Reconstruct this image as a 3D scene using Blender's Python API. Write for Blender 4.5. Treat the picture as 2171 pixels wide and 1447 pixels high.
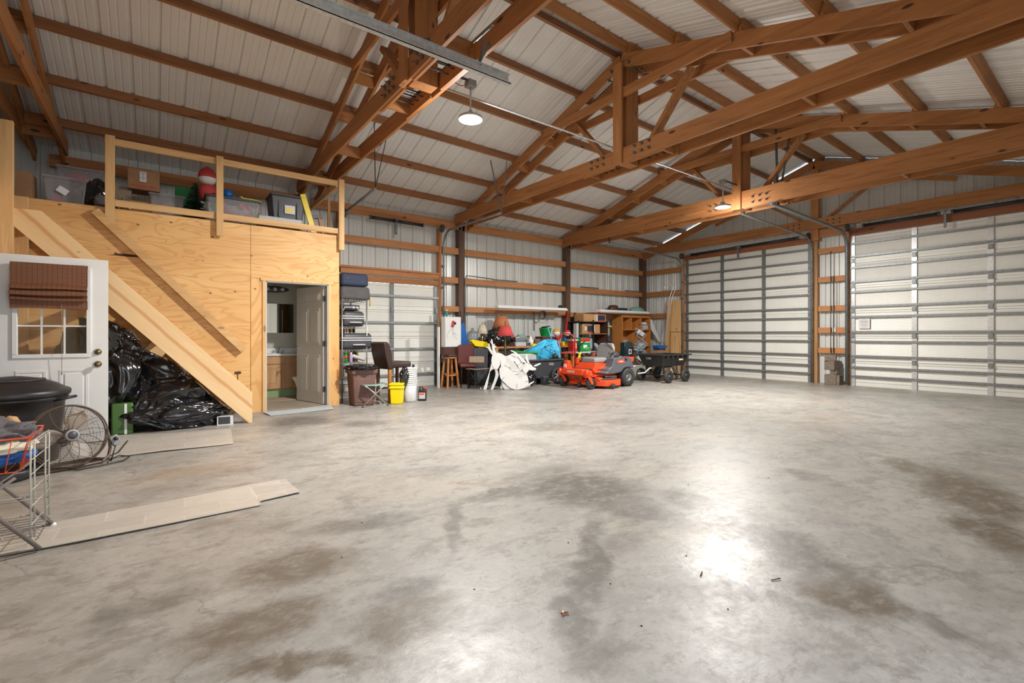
import bpy, bmesh, math, random
from mathutils import Vector, Matrix, noise as mn
random.seed(7)
for o in list(bpy.data.objects): bpy.data.objects.remove(o)
SC = bpy.context.scene
COL = SC.collection
PI = math.pi
R = math.radians
# ---------------------------------------------------------------- camera, world, exposure
cd = bpy.data.cameras.new('camera'); cam = bpy.data.objects.new('camera', cd); COL.objects.link(cam)
cam.location = (0, 0, 1.2); cam.rotation_euler = (R(90), 0, R(53.2 - 90))
cd.sensor_width = 36; cd.sensor_fit = 'HORIZONTAL'; cd.lens = 1010 / 2171 * 36
cd.shift_y = (708 - 723.5) / 2171; cd.clip_start = .05; cd.clip_end = 200
SC.camera = cam
w = bpy.data.worlds.new('world'); SC.world = w; w.use_nodes = True
bg = w.node_tree.nodes['Background']; bg.inputs[0].default_value = (.80, .90, 1, 1); bg.inputs[1].default_value = 2.2
SC.view_settings.view_transform = 'Standard'; SC.view_settings.look = 'None'
SC.view_settings.gamma = 1; SC.view_settings.use_curve_mapping = False
SC.view_settings.exposure = 0.75
def area_light(name, loc, size, power, col, rot=(0, 0, 0), sizey=None, parent=None, shape='DISK'):
    l = bpy.data.lights.new(name, 'AREA'); l.energy = power; l.color = col; l.size = size
    l.shape = shape
    if sizey: l.shape = 'RECTANGLE'; l.size_y = sizey
    o = bpy.data.objects.new(name, l); COL.objects.link(o); o.location = loc; o.rotation_euler = rot
    if parent: o.parent = parent
    return o
def point_light(name, loc, rad, power, col, parent=None):
    l = bpy.data.lights.new(name, 'POINT'); l.energy = power; l.color = col; l.shadow_soft_size = rad
    o = bpy.data.objects.new(name, l); COL.objects.link(o); o.location = loc
    if parent: o.parent = parent
    return o
LAMP_POWER = 215
LAMP_COL = (1, .965, .92)
# ---------------------------------------------------------------- materials
def newmat(name):
    m = bpy.data.materials.new(name); m.use_nodes = True
    nt = m.node_tree; b = nt.nodes['Principled BSDF']
    return m, nt, b
def N(nt, t, **kw):
    n = nt.nodes.new(t)
    for k, v in kw.items():
        if k[0] == 'i' and k[1:].isdigit(): n.inputs[int(k[1:])].default_value = v
        elif k in n.inputs: n.inputs[k].default_value = v
        else: setattr(n, k, v)
    return n
def mapping(nt, scale=(1, 1, 1), kind='Object', rot=(0, 0, 0)):
    tc = N(nt, 'ShaderNodeTexCoord'); mp = N(nt, 'ShaderNodeMapping')
    mp.inputs['Scale'].default_value = scale; mp.inputs['Rotation'].default_value = rot
    nt.links.new(tc.outputs[kind], mp.inputs[0]); return mp.outputs[0]
def ramp(nt, fac, stops):
    r = N(nt, 'ShaderNodeValToRGB'); e = r.color_ramp.elements
    while len(e) < len(stops): e.new(.5)
    for el, (p, c) in zip(e, stops):
        el.position = p; el.color = (c, c, c, 1) if isinstance(c, (int, float)) else (*c, 1)
    nt.links.new(fac, r.inputs[0]); return r.outputs[0]
def mix(nt, fac, a, b, mode='MIX'):
    m = N(nt, 'ShaderNodeMix', data_type='RGBA', blend_type=mode)
    for s, v in ((0, fac), (6, a), (7, b)):
        if isinstance(v, (int, float)): m.inputs[s].default_value = v
        elif isinstance(v, tuple): m.inputs[s].default_value = (*v, 1)
        else: nt.links.new(v, m.inputs[s])
    return m.outputs[2]
def math_(nt, op, a, b=None, c=None):
    m = N(nt, 'ShaderNodeMath', operation=op)
    for i, v in enumerate((a, b, c)):
        if v is None: continue
        if isinstance(v, (int, float)): m.inputs[i].default_value = v
        else: nt.links.new(v, m.inputs[i])
    return m.outputs[0]
def noise(nt, vec, scale, detail=3, rough=.55, dist=0):
    n = N(nt, 'ShaderNodeTexNoise'); n.inputs['Scale'].default_value = scale; n.inputs['Detail'].default_value = detail
    n.inputs['Roughness'].default_value = rough; n.inputs['Distortion'].default_value = dist
    nt.links.new(vec, n.inputs['Vector']); return n.outputs[0]
def bump(nt, b, h, strength, dist=.01):
    bp = N(nt, 'ShaderNodeBump'); bp.inputs['Strength'].default_value = strength; bp.inputs['Distance'].default_value = dist
    nt.links.new(h, bp.inputs['Height']); nt.links.new(bp.outputs[0], b.inputs['Normal'])
def pl(name, col, rough=.5, metal=0, var=.12, sc=9, bmp=0, trans=0, alpha=1, coat=0):
    """plain surface with a little procedural variation"""
    m, nt, b = newmat(name); v = mapping(nt)
    n = noise(nt, v, sc, 4)
    f = ramp(nt, n, ((.3, 1 - var), (.7, 1 + var * .4)))
    nt.links.new(mix(nt, 1.0, tuple(col), f, 'MULTIPLY'), b.inputs['Base Color'])
    b.inputs['Roughness'].default_value = rough; b.inputs['Metallic'].default_value = metal
    b.inputs['Transmission Weight'].default_value = trans; b.inputs['Alpha'].default_value = alpha
    b.inputs['Coat Weight'].default_value = coat
    if bmp: bump(nt, b, noise(nt, v, sc * 5, 3), bmp)
    return m
def glow(name, col, s):
    m, nt, b = newmat(name); b.inputs['Base Color'].default_value = (*col, 1)
    b.inputs['Emission Color'].default_value = (*col, 1); b.inputs['Emission Strength'].default_value = s
    return m
def wood(name, light, dark, axis='x', knots=(.03, .012, .004), rough=.6, grain=14, kn=.9):
    m, nt, b = newmat(name); i = 'xyz'.index(axis)
    s = [1.0, 1.0, 1.0]; s[i] = .07
    v = mapping(nt, tuple(s))
    n1 = noise(nt, v, grain, 4, .6, .6); n2 = noise(nt, v, grain * 5, 3, .6)
    g = ramp(nt, math_(nt, 'SINE', math_(nt, 'MULTIPLY', n1, 34)), ((.0, 0.), (.5, 1.)))
    base = mix(nt, ramp(nt, n1, ((.32, 0.), (.68, 1.))), tuple(light), tuple(dark))
    base = mix(nt, math_(nt, 'MULTIPLY', g, .22), base, tuple(d * .75 for d in dark))
    base = mix(nt, ramp(nt, n2, ((.35, .0), (.8, .35))), base, tuple(d * .8 for d in dark))
    s2 = [4.6, 4.6, 4.6]; s2[i] = 1.7
    vo = N(nt, 'ShaderNodeTexVoronoi'); vo.inputs['Scale'].default_value = 1.0
    nt.links.new(mapping(nt, tuple(s2)), vo.inputs['Vector'])
    k = ramp(nt, vo.outputs['Distance'], ((.0, 1.), (.07, 1.), (.11, 0.)))
    base = mix(nt, math_(nt, 'MULTIPLY', k, kn), base, tuple(knots))
    nt.links.new(base, b.inputs['Base Color']); b.inputs['Roughness'].default_value = rough
    bump(nt, b, n2, .15, .004)
    return m
def plywood(name, light, dark, sc=(.55, .55, 2.6), freq=60):
    m, nt, b = newmat(name); v = mapping(nt, sc)
    n1 = noise(nt, v, 1.5, 2.2, .5, .9)
    g = math_(nt, 'SINE', math_(nt, 'MULTIPLY', n1, freq))
    g2 = ramp(nt, g, ((.0, 0.), (.15, 0.), (.95, 1.)))
    big = noise(nt, v, 1.1, 2)
    base = mix(nt, ramp(nt, big, ((.35, 0.), (.65, .5))), tuple(light), tuple(dark))
    base = mix(nt, math_(nt, 'MULTIPLY', g2, .62), base, tuple(dark))
    fine = noise(nt, mapping(nt, (3, 3, 60)), 2, 3)
    base = mix(nt, ramp(nt, fine, ((.4, 0.), (.8, .25))), base, tuple(d * .85 for d in dark))
    vo = N(nt, 'ShaderNodeTexVoronoi'); vo.inputs['Scale'].default_value = 1
    nt.links.new(mapping(nt, (3.3, 3.3, 4.6)), vo.inputs['Vector'])
    k = ramp(nt, vo.outputs['Distance'], ((.0, 1.), (.045, 1.), (.075, 0.)))
    base = mix(nt, math_(nt, 'MULTIPLY', k, .8), base, (.09, .03, .01))
    nt.links.new(base, b.inputs['Base Color']); b.inputs['Roughness'].default_value = .55
    return m
M = {}
TL, TD = (.50, .215, .070), (.30, .12, .036)
for a in 'xyz':
    M['truss' + a] = wood('stained_timber_' + a, TL, TD, a)
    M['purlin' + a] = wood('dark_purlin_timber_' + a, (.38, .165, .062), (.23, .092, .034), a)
    M['girt' + a] = wood('girt_timber_' + a, (.60, .27, .10), (.40, .16, .055), a)
    M['new' + a] = wood('new_pine_' + a, (.78, .52, .25), (.60, .34, .13), a, grain=9, kn=.55)
M['post'] = wood('treated_post', (.16, .085, .05), (.085, .045, .028), 'z', kn=.3)
M['jamb'] = wood('orange_door_post', (.55, .30, .12), (.36, .18, .07), 'z')
M['jambz'] = wood('header_timber', (.36, .13, .055), (.22, .075, .03), 'y')
M['ply'] = plywood('plywood', (.80, .50, .20), (.60, .29, .085))
M['plyv'] = plywood('plywood_upright_grain', (.78, .47, .18), (.58, .28, .08), (1.5, 1.5, .42), 44)
M['cabinet'] = wood('orange_cabinet_wood', (.62, .25, .06), (.5, .19, .045), 'z', kn=0)
M['oak'] = wood('oak_vanity_wood', (.62, .36, .17), (.48, .25, .1), 'z', kn=0)
M['darkwood'] = wood('dark_cabinet_wood', (.12, .045, .025), (.06, .02, .012), 'z', kn=0)
M['stool'] = wood('orange_stool_wood', (.62, .25, .06), (.45, .16, .035), 'z', kn=0)
def sheet_mat(name, col, rough=.38):
    m, nt, b = newmat(name); v = mapping(nt)
    n = noise(nt, v, 2.2, 4); n2 = noise(nt, mapping(nt, (30, 30, 1.5)), 1.2, 3)
    f = mix(nt, ramp(nt, n, ((.3, .0), (.75, .22))), tuple(col), (.55, .52, .46))
    f = mix(nt, ramp(nt, n2, ((.5, 0.), (.9, .15))), f, (.5, .5, .48))
    nt.links.new(f, b.inputs['Base Color']); b.inputs['Roughness'].default_value = rough; b.inputs['Metallic'].default_value = .15
    return m
M['wallsheet'] = sheet_mat('white_ribbed_steel', (.66, .68, .66), .33)
M['roofsheet'] = sheet_mat('white_roof_steel', (.77, .76, .74), .45)
M['doorskin'] = sheet_mat('overhead_door_skin', (.80, .80, .75), .45)
M['galv'] = pl('galvanised_steel', (.24, .255, .26), .42, .6, .25, 20)
M['galvm'] = pl('dull_galvanised_steel', (.36, .375, .37), .45, .5, .2, 20)
M['galvd'] = pl('weathered_steel', (.10, .105, .11), .5, .5, .25, 20)
M['galvl'] = pl('bright_galvanised_steel', (.62, .64, .65), .35, .6, .2, 25)
M['chrome'] = pl('chrome', (.75, .75, .76), .15, 1, .05)
M['steel'] = pl('brushed_steel', (.55, .54, .52), .3, .9, .1)
M['black'] = pl('black_plastic', (.02, .02, .022), .42, 0, .3, 14)
M['blackm'] = pl('black_metal', (.018, .016, .016), .5, .3, .2)
M['dgrey2'] = pl('charcoal_fender_plastic', (.095, .10, .115), .4)
M['dgrey'] = pl('dark_grey_plastic', (.055, .058, .065), .45)
M['grey'] = pl('grey_plastic', (.28, .28, .29), .5)
M['lgrey'] = pl('light_grey_plastic', (.52, .53, .54), .45)
M['white'] = pl('white_paint', (.78, .78, .76), .4, 0, .05, 3)
M['offwhite'] = pl('offwhite_door_paint', (.66, .62, .56), .45, 0, .06, 3)
M['boardw'] = pl('white_painted_board', (.82, .82, .80), .55, 0, .06, 4)
M['cream'] = pl('cream_fabric', (.66, .60, .46), .8, 0, .1, 30)
M['red'] = pl('red_paint', (.55, .03, .025), .35, 0, .1)
M['redfab'] = pl('red_fabric', (.62, .07, .07), .8, 0, .12, 30)
M['orangefab'] = pl('rust_lampshade_fabric', (.55, .20, .08), .8, 0, .12, 30)
M['orange'] = pl('orange_mower_paint', (.82, .075, .014), .32, 0, .06, 5, coat=.3)
M['yellow'] = pl('yellow_plastic', (.85, .66, .0), .4, 0, .05)
M['green'] = pl('green_plastic', (.0, .27, .05), .45, 0, .08)
M['greenfab'] = pl('green_vinyl', (.07, .155, .03), .5, 0, .15, 5)
M['mint'] = pl('faded_green_canvas', (.22, .42, .33), .8, 0, .12, 25)
M['teal'] = pl('dark_teal_plastic', (.02, .055, .075), .45)
M['blue'] = pl('blue_plastic', (.0, .11, .42), .45)
M['skyblue'] = pl('sky_blue_canvas', (.05, .48, .78), .65, 0, .12, 12)
M['skyblued'] = pl('sky_blue_tube', (.10, .55, .80), .4)
M['navy'] = pl('navy_fabric', (.022, .035, .075), .7, 0, .15, 20)
M['charcoal'] = pl('charcoal_fabric', (.085, .08, .082), .75, 0, .15, 15)
M['brownp'] = pl('brown_bin_plastic', (.165, .085, .07), .5, 0, .12, 5)
M['leather'] = pl('dark_brown_leather', (.045, .024, .022), .38, 0, .15, 12)
M['maroon'] = pl('maroon_vinyl', (.135, .035, .032), .35, 0, .12, 8)
M['tan'] = pl('tan_canvas', (.40, .30, .22), .85, 0, .15, 30)
M['card'] = pl('cardboard', (.50, .28, .12), .8, 0, .1, 6)
M['carddark'] = pl('old_cardboard', (.36, .20, .10), .8, 0, .15, 6)
M['seat'] = pl('grey_vinyl_seat', (.27, .26, .255), .5, 0, .06, 10)
M['rubber'] = pl('rubber_tyre', (.035, .033, .032), .7, 0, .3, 30, .3)
M['bluegrey'] = pl('pale_blue_plastic', (.36, .44, .50), .5)
M['bagp'] = pl('black_bin_bag_film', (.012, .012, .014), .16, 0, .2, 10, coat=.5)
M['beige'] = pl('beige_wall_paint', (.58, .55, .45), .7, 0, .05, 3)
M['gwall'] = pl('green_wall_paint', (.26, .36, .17), .6, 0, .06)
M['block'] = pl('concrete_block', (.22, .18, .14), .9, 0, .3, 12, .4)
M['copper'] = pl('copper', (.30, .11, .05), .35, .7)
M['glassb'] = pl('clear_water_jug', (.45, .52, .55), .12, 0, .05, 9, trans=.6, alpha=.7)
M['clear'] = pl('clear_tote_plastic', (.50, .50, .52), .25, 0, .1, 9, alpha=.42)
M['mat'] = pl('pale_blue_grey_mat', (.42, .45, .47), .8, 0, .15, 25)
M['hammer'] = pl('brown_fan_wire', (.12, .085, .065), .45, .5)
M['fanblade'] = pl('dusty_fan_blade', (.66, .60, .54), .45, 0)
M['orangecap'] = pl('orange_ball_print', (.80, .36, .02), .4)
M['wirew'] = pl('grey_coated_wire', (.42, .43, .38), .5, .2)
M['hotred'] = pl('red_orange_wire', (.70, .08, .02), .4)
M['tube'] = pl('grey_brown_tube', (.23, .20, .18), .45, .5)
M['tyredust'] = pl('dusty_tyre', (.12, .11, .10), .8, 0, .3, 20)
M['dkgreen'] = pl('dark_green_foliage', (.015, .05, .02), .8, 0, .5, 40)
M['towelg'] = pl('grey_towel', (.14, .125, .13), .95, 0, .3, 40, .6)
M['towelb'] = pl('blue_cloth', (.03, .12, .38), .9, 0, .3, 12, .4)
M['paper'] = pl('white_paper', (.78, .78, .78), .7, 0, .03)
M['glowlamp'] = glow('lit_lamp_lens', (1, .97, .9), 30)
def mirror_mat():
    m, nt, b = newmat('mirror'); b.inputs['Metallic'].default_value = 1; b.inputs['Roughness'].default_value = .04
    b.inputs['Base Color'].default_value = (.75, .78, .75, 1); return m
M['mirror'] = mirror_mat()
def glass_mat():
    m, nt, b = newmat('window_glass'); b.inputs['Base Color'].default_value = (.9, .95, .93, 1)
    b.inputs['Roughness'].default_value = .02; b.inputs['Transmission Weight'].default_value = 1
    b.inputs['IOR'].default_value = 1.45; return m
M['glass'] = glass_mat()
def tile_mat(name, c1, c2, sx, sy, rot=0):
    m, nt, b = newmat(name); v = mapping(nt, (1, 1, 1), rot=(0, 0, rot))
    br = N(nt, 'ShaderNodeTexBrick'); br.inputs['Scale'].default_value = 1; br.inputs['Brick Width'].default_value = sx
    br.inputs['Row Height'].default_value = sy; br.inputs['Mortar Size'].default_value = .004
    br.inputs['Color1'].default_value = (*c1, 1); br.inputs['Color2'].default_value = (*c2, 1)
    br.inputs['Mortar'].default_value = (*[c * 1.12 for c in c1], 1); nt.links.new(v, br.inputs['Vector'])
    n = noise(nt, v, 5, 5, .6, 1.5)
    f = mix(nt, ramp(nt, n, ((.3, 0.), (.75, .4))), br.outputs[0], tuple(c * .72 for c in c2))
    nt.links.new(f, b.inputs['Base Color']); b.inputs['Roughness'].default_value = .45; return m
M['vinyl'] = tile_mat('stone_look_vinyl', (.50, .46, .40), (.42, .385, .34), .42, .21, .04)
M['tile'] = tile_mat('beige_floor_tile', (.36, .30, .23), (.31, .26, .2), .3, .3)
def blind_mat():
    m, nt, b = newmat('woven_bamboo'); v = mapping(nt)
    sx = N(nt, 'ShaderNodeSeparateXYZ'); nt.links.new(v, sx.inputs[0])
    h = math_(nt, 'SINE', math_(nt, 'MULTIPLY', sx.outputs[2], 520)); n = noise(nt, mapping(nt, (4, 4, 260)), 1, 2)
    vv = math_(nt, 'SINE', math_(nt, 'MULTIPLY', sx.outputs[0], 165))
    c = mix(nt, n, (.13, .045, .025), (.36, .15, .06)); c = mix(nt, ramp(nt, h, ((.0, .55), (.35, 0.))), c, (.05, .015, .01))
    c = mix(nt, ramp(nt, vv, ((.93, 0.), (.98, .8))), c, (.035, .014, .01))
    nt.links.new(c, b.inputs['Base Color']); b.inputs['Roughness'].default_value = .6; return m
M['blind'] = blind_mat()
def concrete_mat():
    m, nt, b = newmat('stained_concrete'); v = mapping(nt)
    big = noise(nt, v, .55, 5, .6, .4); mid = noise(nt, v, 1.7, 10, .72, .25); fine = noise(nt, v, 16, 6, .7, .2)
    str_ = noise(nt, mapping(nt, (1, 1.7, 1), rot=(0, 0, .45)), 2.3, 12, .78, .3)
    grit = noise(nt, mapping(nt, (1, 1.5, 1), rot=(0, 0, .45)), 7, 10, .82, .25)
    c = mix(nt, ramp(nt, big, ((.35, 0.), (.7, 1.))), (.335, .317, .288), (.29, .278, .258))
    c = mix(nt, ramp(nt, mid, ((.50, 0.), (.56, .45))), c, (.21, .198, .178))
    c = mix(nt, ramp(nt, mid, ((.38, .45), (.46, 0.))), c, (.385, .37, .34))
    c = mix(nt, ramp(nt, str_, ((.53, 0.), (.59, .5))), c, (.16, .147, .128))
    c = mix(nt, ramp(nt, str_, ((.38, .4), (.43, 0.))), c, (.41, .395, .365))
    c = mix(nt, ramp(nt, grit, ((.53, 0.), (.61, .5))), c, (.145, .132, .113))
    c = mix(nt, ramp(nt, grit, ((.36, .35), (.44, 0.))), c, (.40, .385, .355))
    c = mix(nt, ramp(nt, fine, ((.50, 0.), (.70, .35))), c, (.19, .175, .155))
    c = mix(nt, ramp(nt, noise(nt, v, .9, 3, .5, .5), ((.55, 0.), (.78, .35))), c, (.42, .33, .25))
    # marks with a place of their own: (x, y, rx, ry, angle, strength, colour)
    warp = N(nt, 'ShaderNodeTexNoise'); warp.inputs['Scale'].default_value = 3.4; warp.inputs['Detail'].default_value = 5
    warp.inputs['Roughness'].default_value = .62
    tc = N(nt, 'ShaderNodeTexCoord'); nt.links.new(tc.outputs['Object'], warp.inputs['Vector'])
    wv = N(nt, 'ShaderNodeVectorMath', operation='MULTIPLY_ADD'); wv.inputs[1].default_value = (.38, .38, 0); 
    sub = N(nt, 'ShaderNodeVectorMath', operation='SUBTRACT'); sub.inputs[1].default_value = (.5, .5, .5)
    nt.links.new(warp.outputs[1], sub.inputs[0]); nt.links.new(sub.outputs[0], wv.inputs[0]); nt.links.new(tc.outputs['Object'], wv.inputs[2])
    masks = {}
    for (x, y, rx, ry, ang, st, col, soft) in STAINS:
        mp = N(nt, 'ShaderNodeMapping', vector_type='TEXTURE'); mp.inputs['Location'].default_value = (x, y, 0)
        mp.inputs['Rotation'].default_value = (0, 0, ang); mp.inputs['Scale'].default_value = (rx, ry, 1)
        nt.links.new(wv.outputs[0], mp.inputs[0])
        ln = N(nt, 'ShaderNodeVectorMath', operation='LENGTH'); nt.links.new(mp.outputs[0], ln.inputs[0])
        mr = N(nt, 'ShaderNodeMapRange'); mr.inputs[1].default_value = 1.12; mr.inputs[2].default_value = 1 - soft * 2.2; mr.inputs[3].default_value = 0; mr.inputs[4].default_value = min(1, st * (1.35 if x < 1.3 else 1.1))
        nt.links.new(ln.outputs['Value'], mr.inputs[0])
        masks[col] = math_(nt, 'MAXIMUM', masks[col], mr.outputs[0]) if col in masks else mr.outputs[0]
    tex = ramp(nt, grit, ((.38, .45), (.52, 1.)))
    for col, mk in masks.items(): c = mix(nt, math_(nt, 'MULTIPLY', mk, tex), c, col)
    vo = N(nt, 'ShaderNodeTexVoronoi', feature='DISTANCE_TO_EDGE'); vo.inputs['Scale'].default_value = .34
    nt.links.new(wv.outputs[0], vo.inputs['Vector'])
    cr = math_(nt, 'MULTIPLY', ramp(nt, vo.outputs[0], ((.0, 1.), (.0022, 0.))), ramp(nt, big, ((.45, 0.), (.55, .6))))
    c = mix(nt, cr, c, (.16, .14, .12))
    nt.links.new(c, b.inputs['Base Color'])
    rr = ramp(nt, math_(nt, 'ADD', math_(nt, 'MULTIPLY', mid, .6), math_(nt, 'MULTIPLY', fine, .4)), ((.3, .26), (.7, .52)))
    nt.links.new(rr, b.inputs['Roughness']); bump(nt, b, math_(nt, 'ADD', mid, math_(nt, 'MULTIPLY', fine, .5)), .12, .02)
    b.inputs['Specular IOR Level'].default_value = .42
    return m
DK = (.13, .12, .105); BR = (.125, .10, .072)
STAINS = [
(2.66, 2.68, 0.56, 0.50, 2.30, 0.95, DK, .2), (2.63, 2.18, 0.39, 0.31, 1.52, 0.7, DK, .2), (2.63, 3.07, 0.48, 0.26, -2.94, 0.55, DK, .2), (1.90, 1.81, 0.62, 0.11, -2.41, 0.8, DK, .2), (1.42, 1.47, 0.26, 0.10, -2.43, 0.75, DK, .2), (1.31, 1.24, 0.16, 0.12, 2.69, 0.65, DK, .2), (2.12, 2.91, 0.32, 0.14, 2.99, 0.75, DK, .2), (1.52, 2.62, 0.45, 0.07, 1.00, 0.7, DK, .2), (2.21, 1.79, 0.30, 0.11, -2.82, 0.4, DK, .2), (1.65, 2.53, 0.11, 0.09, 1.15, 0.5, DK, .2), (3.12, 1.82, 0.49, 0.24, 1.63, 0.75, DK, .2), (2.86, 1.22, 0.48, 0.22, 1.16, 0.8, DK, .2), (2.52, 0.82, 0.23, 0.19, -3.09, 0.95, BR, .2), (2.60, 0.58, 0.21, 0.09, 1.57, 0.7, DK, .2), (2.26, 0.91, 0.16, 0.09, 1.65, 0.6, DK, .2), (4.94, 0.83, 0.87, 0.31, -2.73, 0.95, BR, .2), (5.47, 1.30, 0.42, 0.20, -2.64, 0.8, BR, .2), (4.09, 0.55, 0.38, 0.21, -2.83, 0.95, BR, .2), (4.43, 1.78, 0.19, 0.17, 1.85, 0.6, DK, .2), (0.85, 1.89, 0.24, 0.19, 3.09, 0.9, BR, .2), (0.58, 2.66, 0.33, 0.23, 2.99, 0.6, BR, .2), (0.34, 2.20, 0.32, 0.19, -3.03, 0.6, BR, .2), (1.00, 2.10, 0.16, 0.13, 3.00, 0.7, DK, .2), (1.04, 3.00, 0.40, 0.13, 2.88, 0.5, DK, .2), (-0.04, 2.64, 0.24, 0.12, -2.99, 0.5, DK, .2), (0.43, 1.84, 0.32, 0.08, 2.70, 0.7, BR, .2), (1.62, 6.99, 0.53, 0.46, 2.41, 0.85, DK, .2), (2.22, 6.27, 0.34, 0.25, 2.77, 0.6, DK, .2), (4.15, 4.59, 0.56, 0.32, 2.54, 0.45, DK, .2), (5.14, 4.25, 0.53, 0.25, 2.57, 0.35, DK, .2), (1.88, 3.78, 0.37, 0.18, 2.84, 0.3, DK, .2), (0.30, 4.97, 0.44, 0.25, 2.74, 0.35, DK, .2), 
    (12.6, 5.6, .55, 1.6, 0, .55, (.30, .22, .14), .3), (12.3, 3.2, .6, 2.2, 0, .45, (.28, .22, .16), .3), (.2, 5.0, .7, .3, .2, .3, (.40, .30, .21), .4)]
M['concrete'] = concrete_mat()
# ---------------------------------------------------------------- mesh helpers
class MB:
    def __init__(s): s.bm = bmesh.new(); s.T = Matrix.Identity(4)
    def v(s, p): return s.bm.verts.new(s.T @ Vector(p))
    def faces(s, vs, fs, smooth=False):
        bv = [s.v(p) for p in vs]
        for f in fs:
            try: fc = s.bm.faces.new([bv[i] for i in f]); fc.smooth = smooth
            except ValueError: pass
        return s
    def box(s, x0, x1, y0, y1, z0, z1, m=None):
        c = [(x, y, z) for z in (z0, z1) for y in (y0, y1) for x in (x0, x1)]
        if m is not None: c = [m @ Vector(p) for p in c]
        return s.faces(c, [(0, 2, 3, 1), (4, 5, 7, 6), (0, 1, 5, 4), (2, 6, 7, 3), (0, 4, 6, 2), (1, 3, 7, 5)])
    def tbox(s, c, d, top=(1, 1), rz=0, rx=0, ry=0):  # box on centre-bottom c, size d, tapering to the top
        m = Matrix.Translation(c) @ Matrix.Rotation(rz, 4, 'Z') @ Matrix.Rotation(rx, 4, 'X') @ Matrix.Rotation(ry, 4, 'Y')
        a, b, h = d[0] / 2, d[1] / 2, d[2]
        p = [(x * a, y * b, 0) for y in (-1, 1) for x in (-1, 1)] + [(x * a * top[0], y * b * top[1], h) for y in (-1, 1) for x in (-1, 1)]
        return s.faces([m @ Vector(q) for q in p], [(0, 2, 3, 1), (4, 5, 7, 6), (0, 1, 5, 4), (2, 6, 7, 3), (0, 4, 6, 2), (1, 3, 7, 5)])
    def bar(s, p, q, w, h, up=(0, 0, 1), off=(0, 0)):  # rectangular bar p->q, w across, h along up
        p, q, up = Vector(p), Vector(q), Vector(up); d = (q - p).normalized()
        r = d.cross(up).normalized(); u = r.cross(d).normalized()
        vs = []
        for e in (p, q):
            for a, b in ((-1, -1), (1, -1), (1, 1), (-1, 1)):
                vs.append(e + r * (a * w / 2 + off[0]) + u * (b * h / 2 + off[1]))
        return s.faces(vs, [(0, 1, 2, 3)[::-1], (4, 5, 6, 7), (0, 1, 5, 4), (1, 2, 6, 5), (2, 3, 7, 6), (3, 0, 4, 7)])
    def tube(s, pts, r, n=8, closed=False, cap=True):
        pts = [Vector(p) for p in pts]; L = len(pts); rings = []; prev = None
        for i, p in enumerate(pts):
            if closed: t = pts[(i + 1) % L] - pts[i - 1]
            else: t = pts[min(i + 1, L - 1)] - pts[max(i - 1, 0)]
            t = t.normalized() if t.length > 1e-9 else Vector((0, 0, 1))
            if prev is None:
                a = Vector((0, 0, 1)) if abs(t.z) < .9 else Vector((1, 0, 0)); u = t.cross(a).normalized()
            else:
                u = prev - t * prev.dot(t)
                u = u.normalized() if u.length > 1e-6 else t.orthogonal().normalized()
            prev = u; wv = t.cross(u); rr = r[i] if isinstance(r, (list, tuple)) else r
            rings.append([s.v(p + (u * math.cos(2 * PI * k / n) + wv * math.sin(2 * PI * k / n)) * rr) for k in range(n)])
        for i in range(L if closed else L - 1):
            a, b = rings[i], rings[(i + 1) % L]
            for k in range(n):
                f = s.bm.faces.new((a[k], a[(k + 1) % n], b[(k + 1) % n], b[k])); f.smooth = True
        if cap and not closed:
            s.bm.faces.new(rings[0][::-1]); s.bm.faces.new(rings[-1])
        return s
    def lathe(s, prof, c=(0, 0, 0), n=20, axis='z', sx=1, sy=1, m=None, cap=True):
        rings = []
        for (r, h) in prof:
            ring = []
            for k in range(n):
                a = 2 * PI * k / n; x, y = r * math.cos(a) * sx, r * math.sin(a) * sy
                p = {'z': (x, y, h), 'x': (h, x, y), 'y': (x, h, y)}[axis]; p = Vector(p)
                if m is not None: p = m @ p
                ring.append(s.v(p + Vector(c)))
            rings.append(ring)
        for a, b in zip(rings, rings[1:]):
            for k in range(n):
                f = s.bm.faces.new((a[k], a[(k + 1) % n], b[(k + 1) % n], b[k])); f.smooth = True
        for ring in ((rings[0], rings[-1]) if cap else ()):
            try: s.bm.faces.new(ring)
            except ValueError: pass
        return s
    def prism(s, poly, t, m):  # polygon in local xy, thickness t along +z, placed by m
        n = len(poly)
        lo = [s.v(m @ Vector((x, y, 0))) for x, y in poly]; hi = [s.v(m @ Vector((x, y, t))) for x, y in poly]
        s.bm.faces.new(lo[::-1]); s.bm.faces.new(hi)
        for i in range(n): s.bm.faces.new((lo[i], lo[(i + 1) % n], hi[(i + 1) % n], hi[i]))
        return s
    def grid(s, P, smooth=True, closed=False):
        vs = [[s.v(p) for p in row] for row in P]
        for a, b in zip(vs, vs[1:]):
            m = len(a)
            for k in range(m if closed else m - 1):
                f = s.bm.faces.new((a[k], a[(k + 1) % m], b[(k + 1) % m], b[k])); f.smooth = smooth
        return s
    def ball(s, c, r, n=12, sc=(1, 1, 1)):
        return s.lathe([(max(.001, r * math.sin(PI * i / n)) * sc[0], -r * math.cos(PI * i / n) * sc[2]) for i in range(n + 1)], c, n + 4, sy=sc[1] / sc[0])
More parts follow.
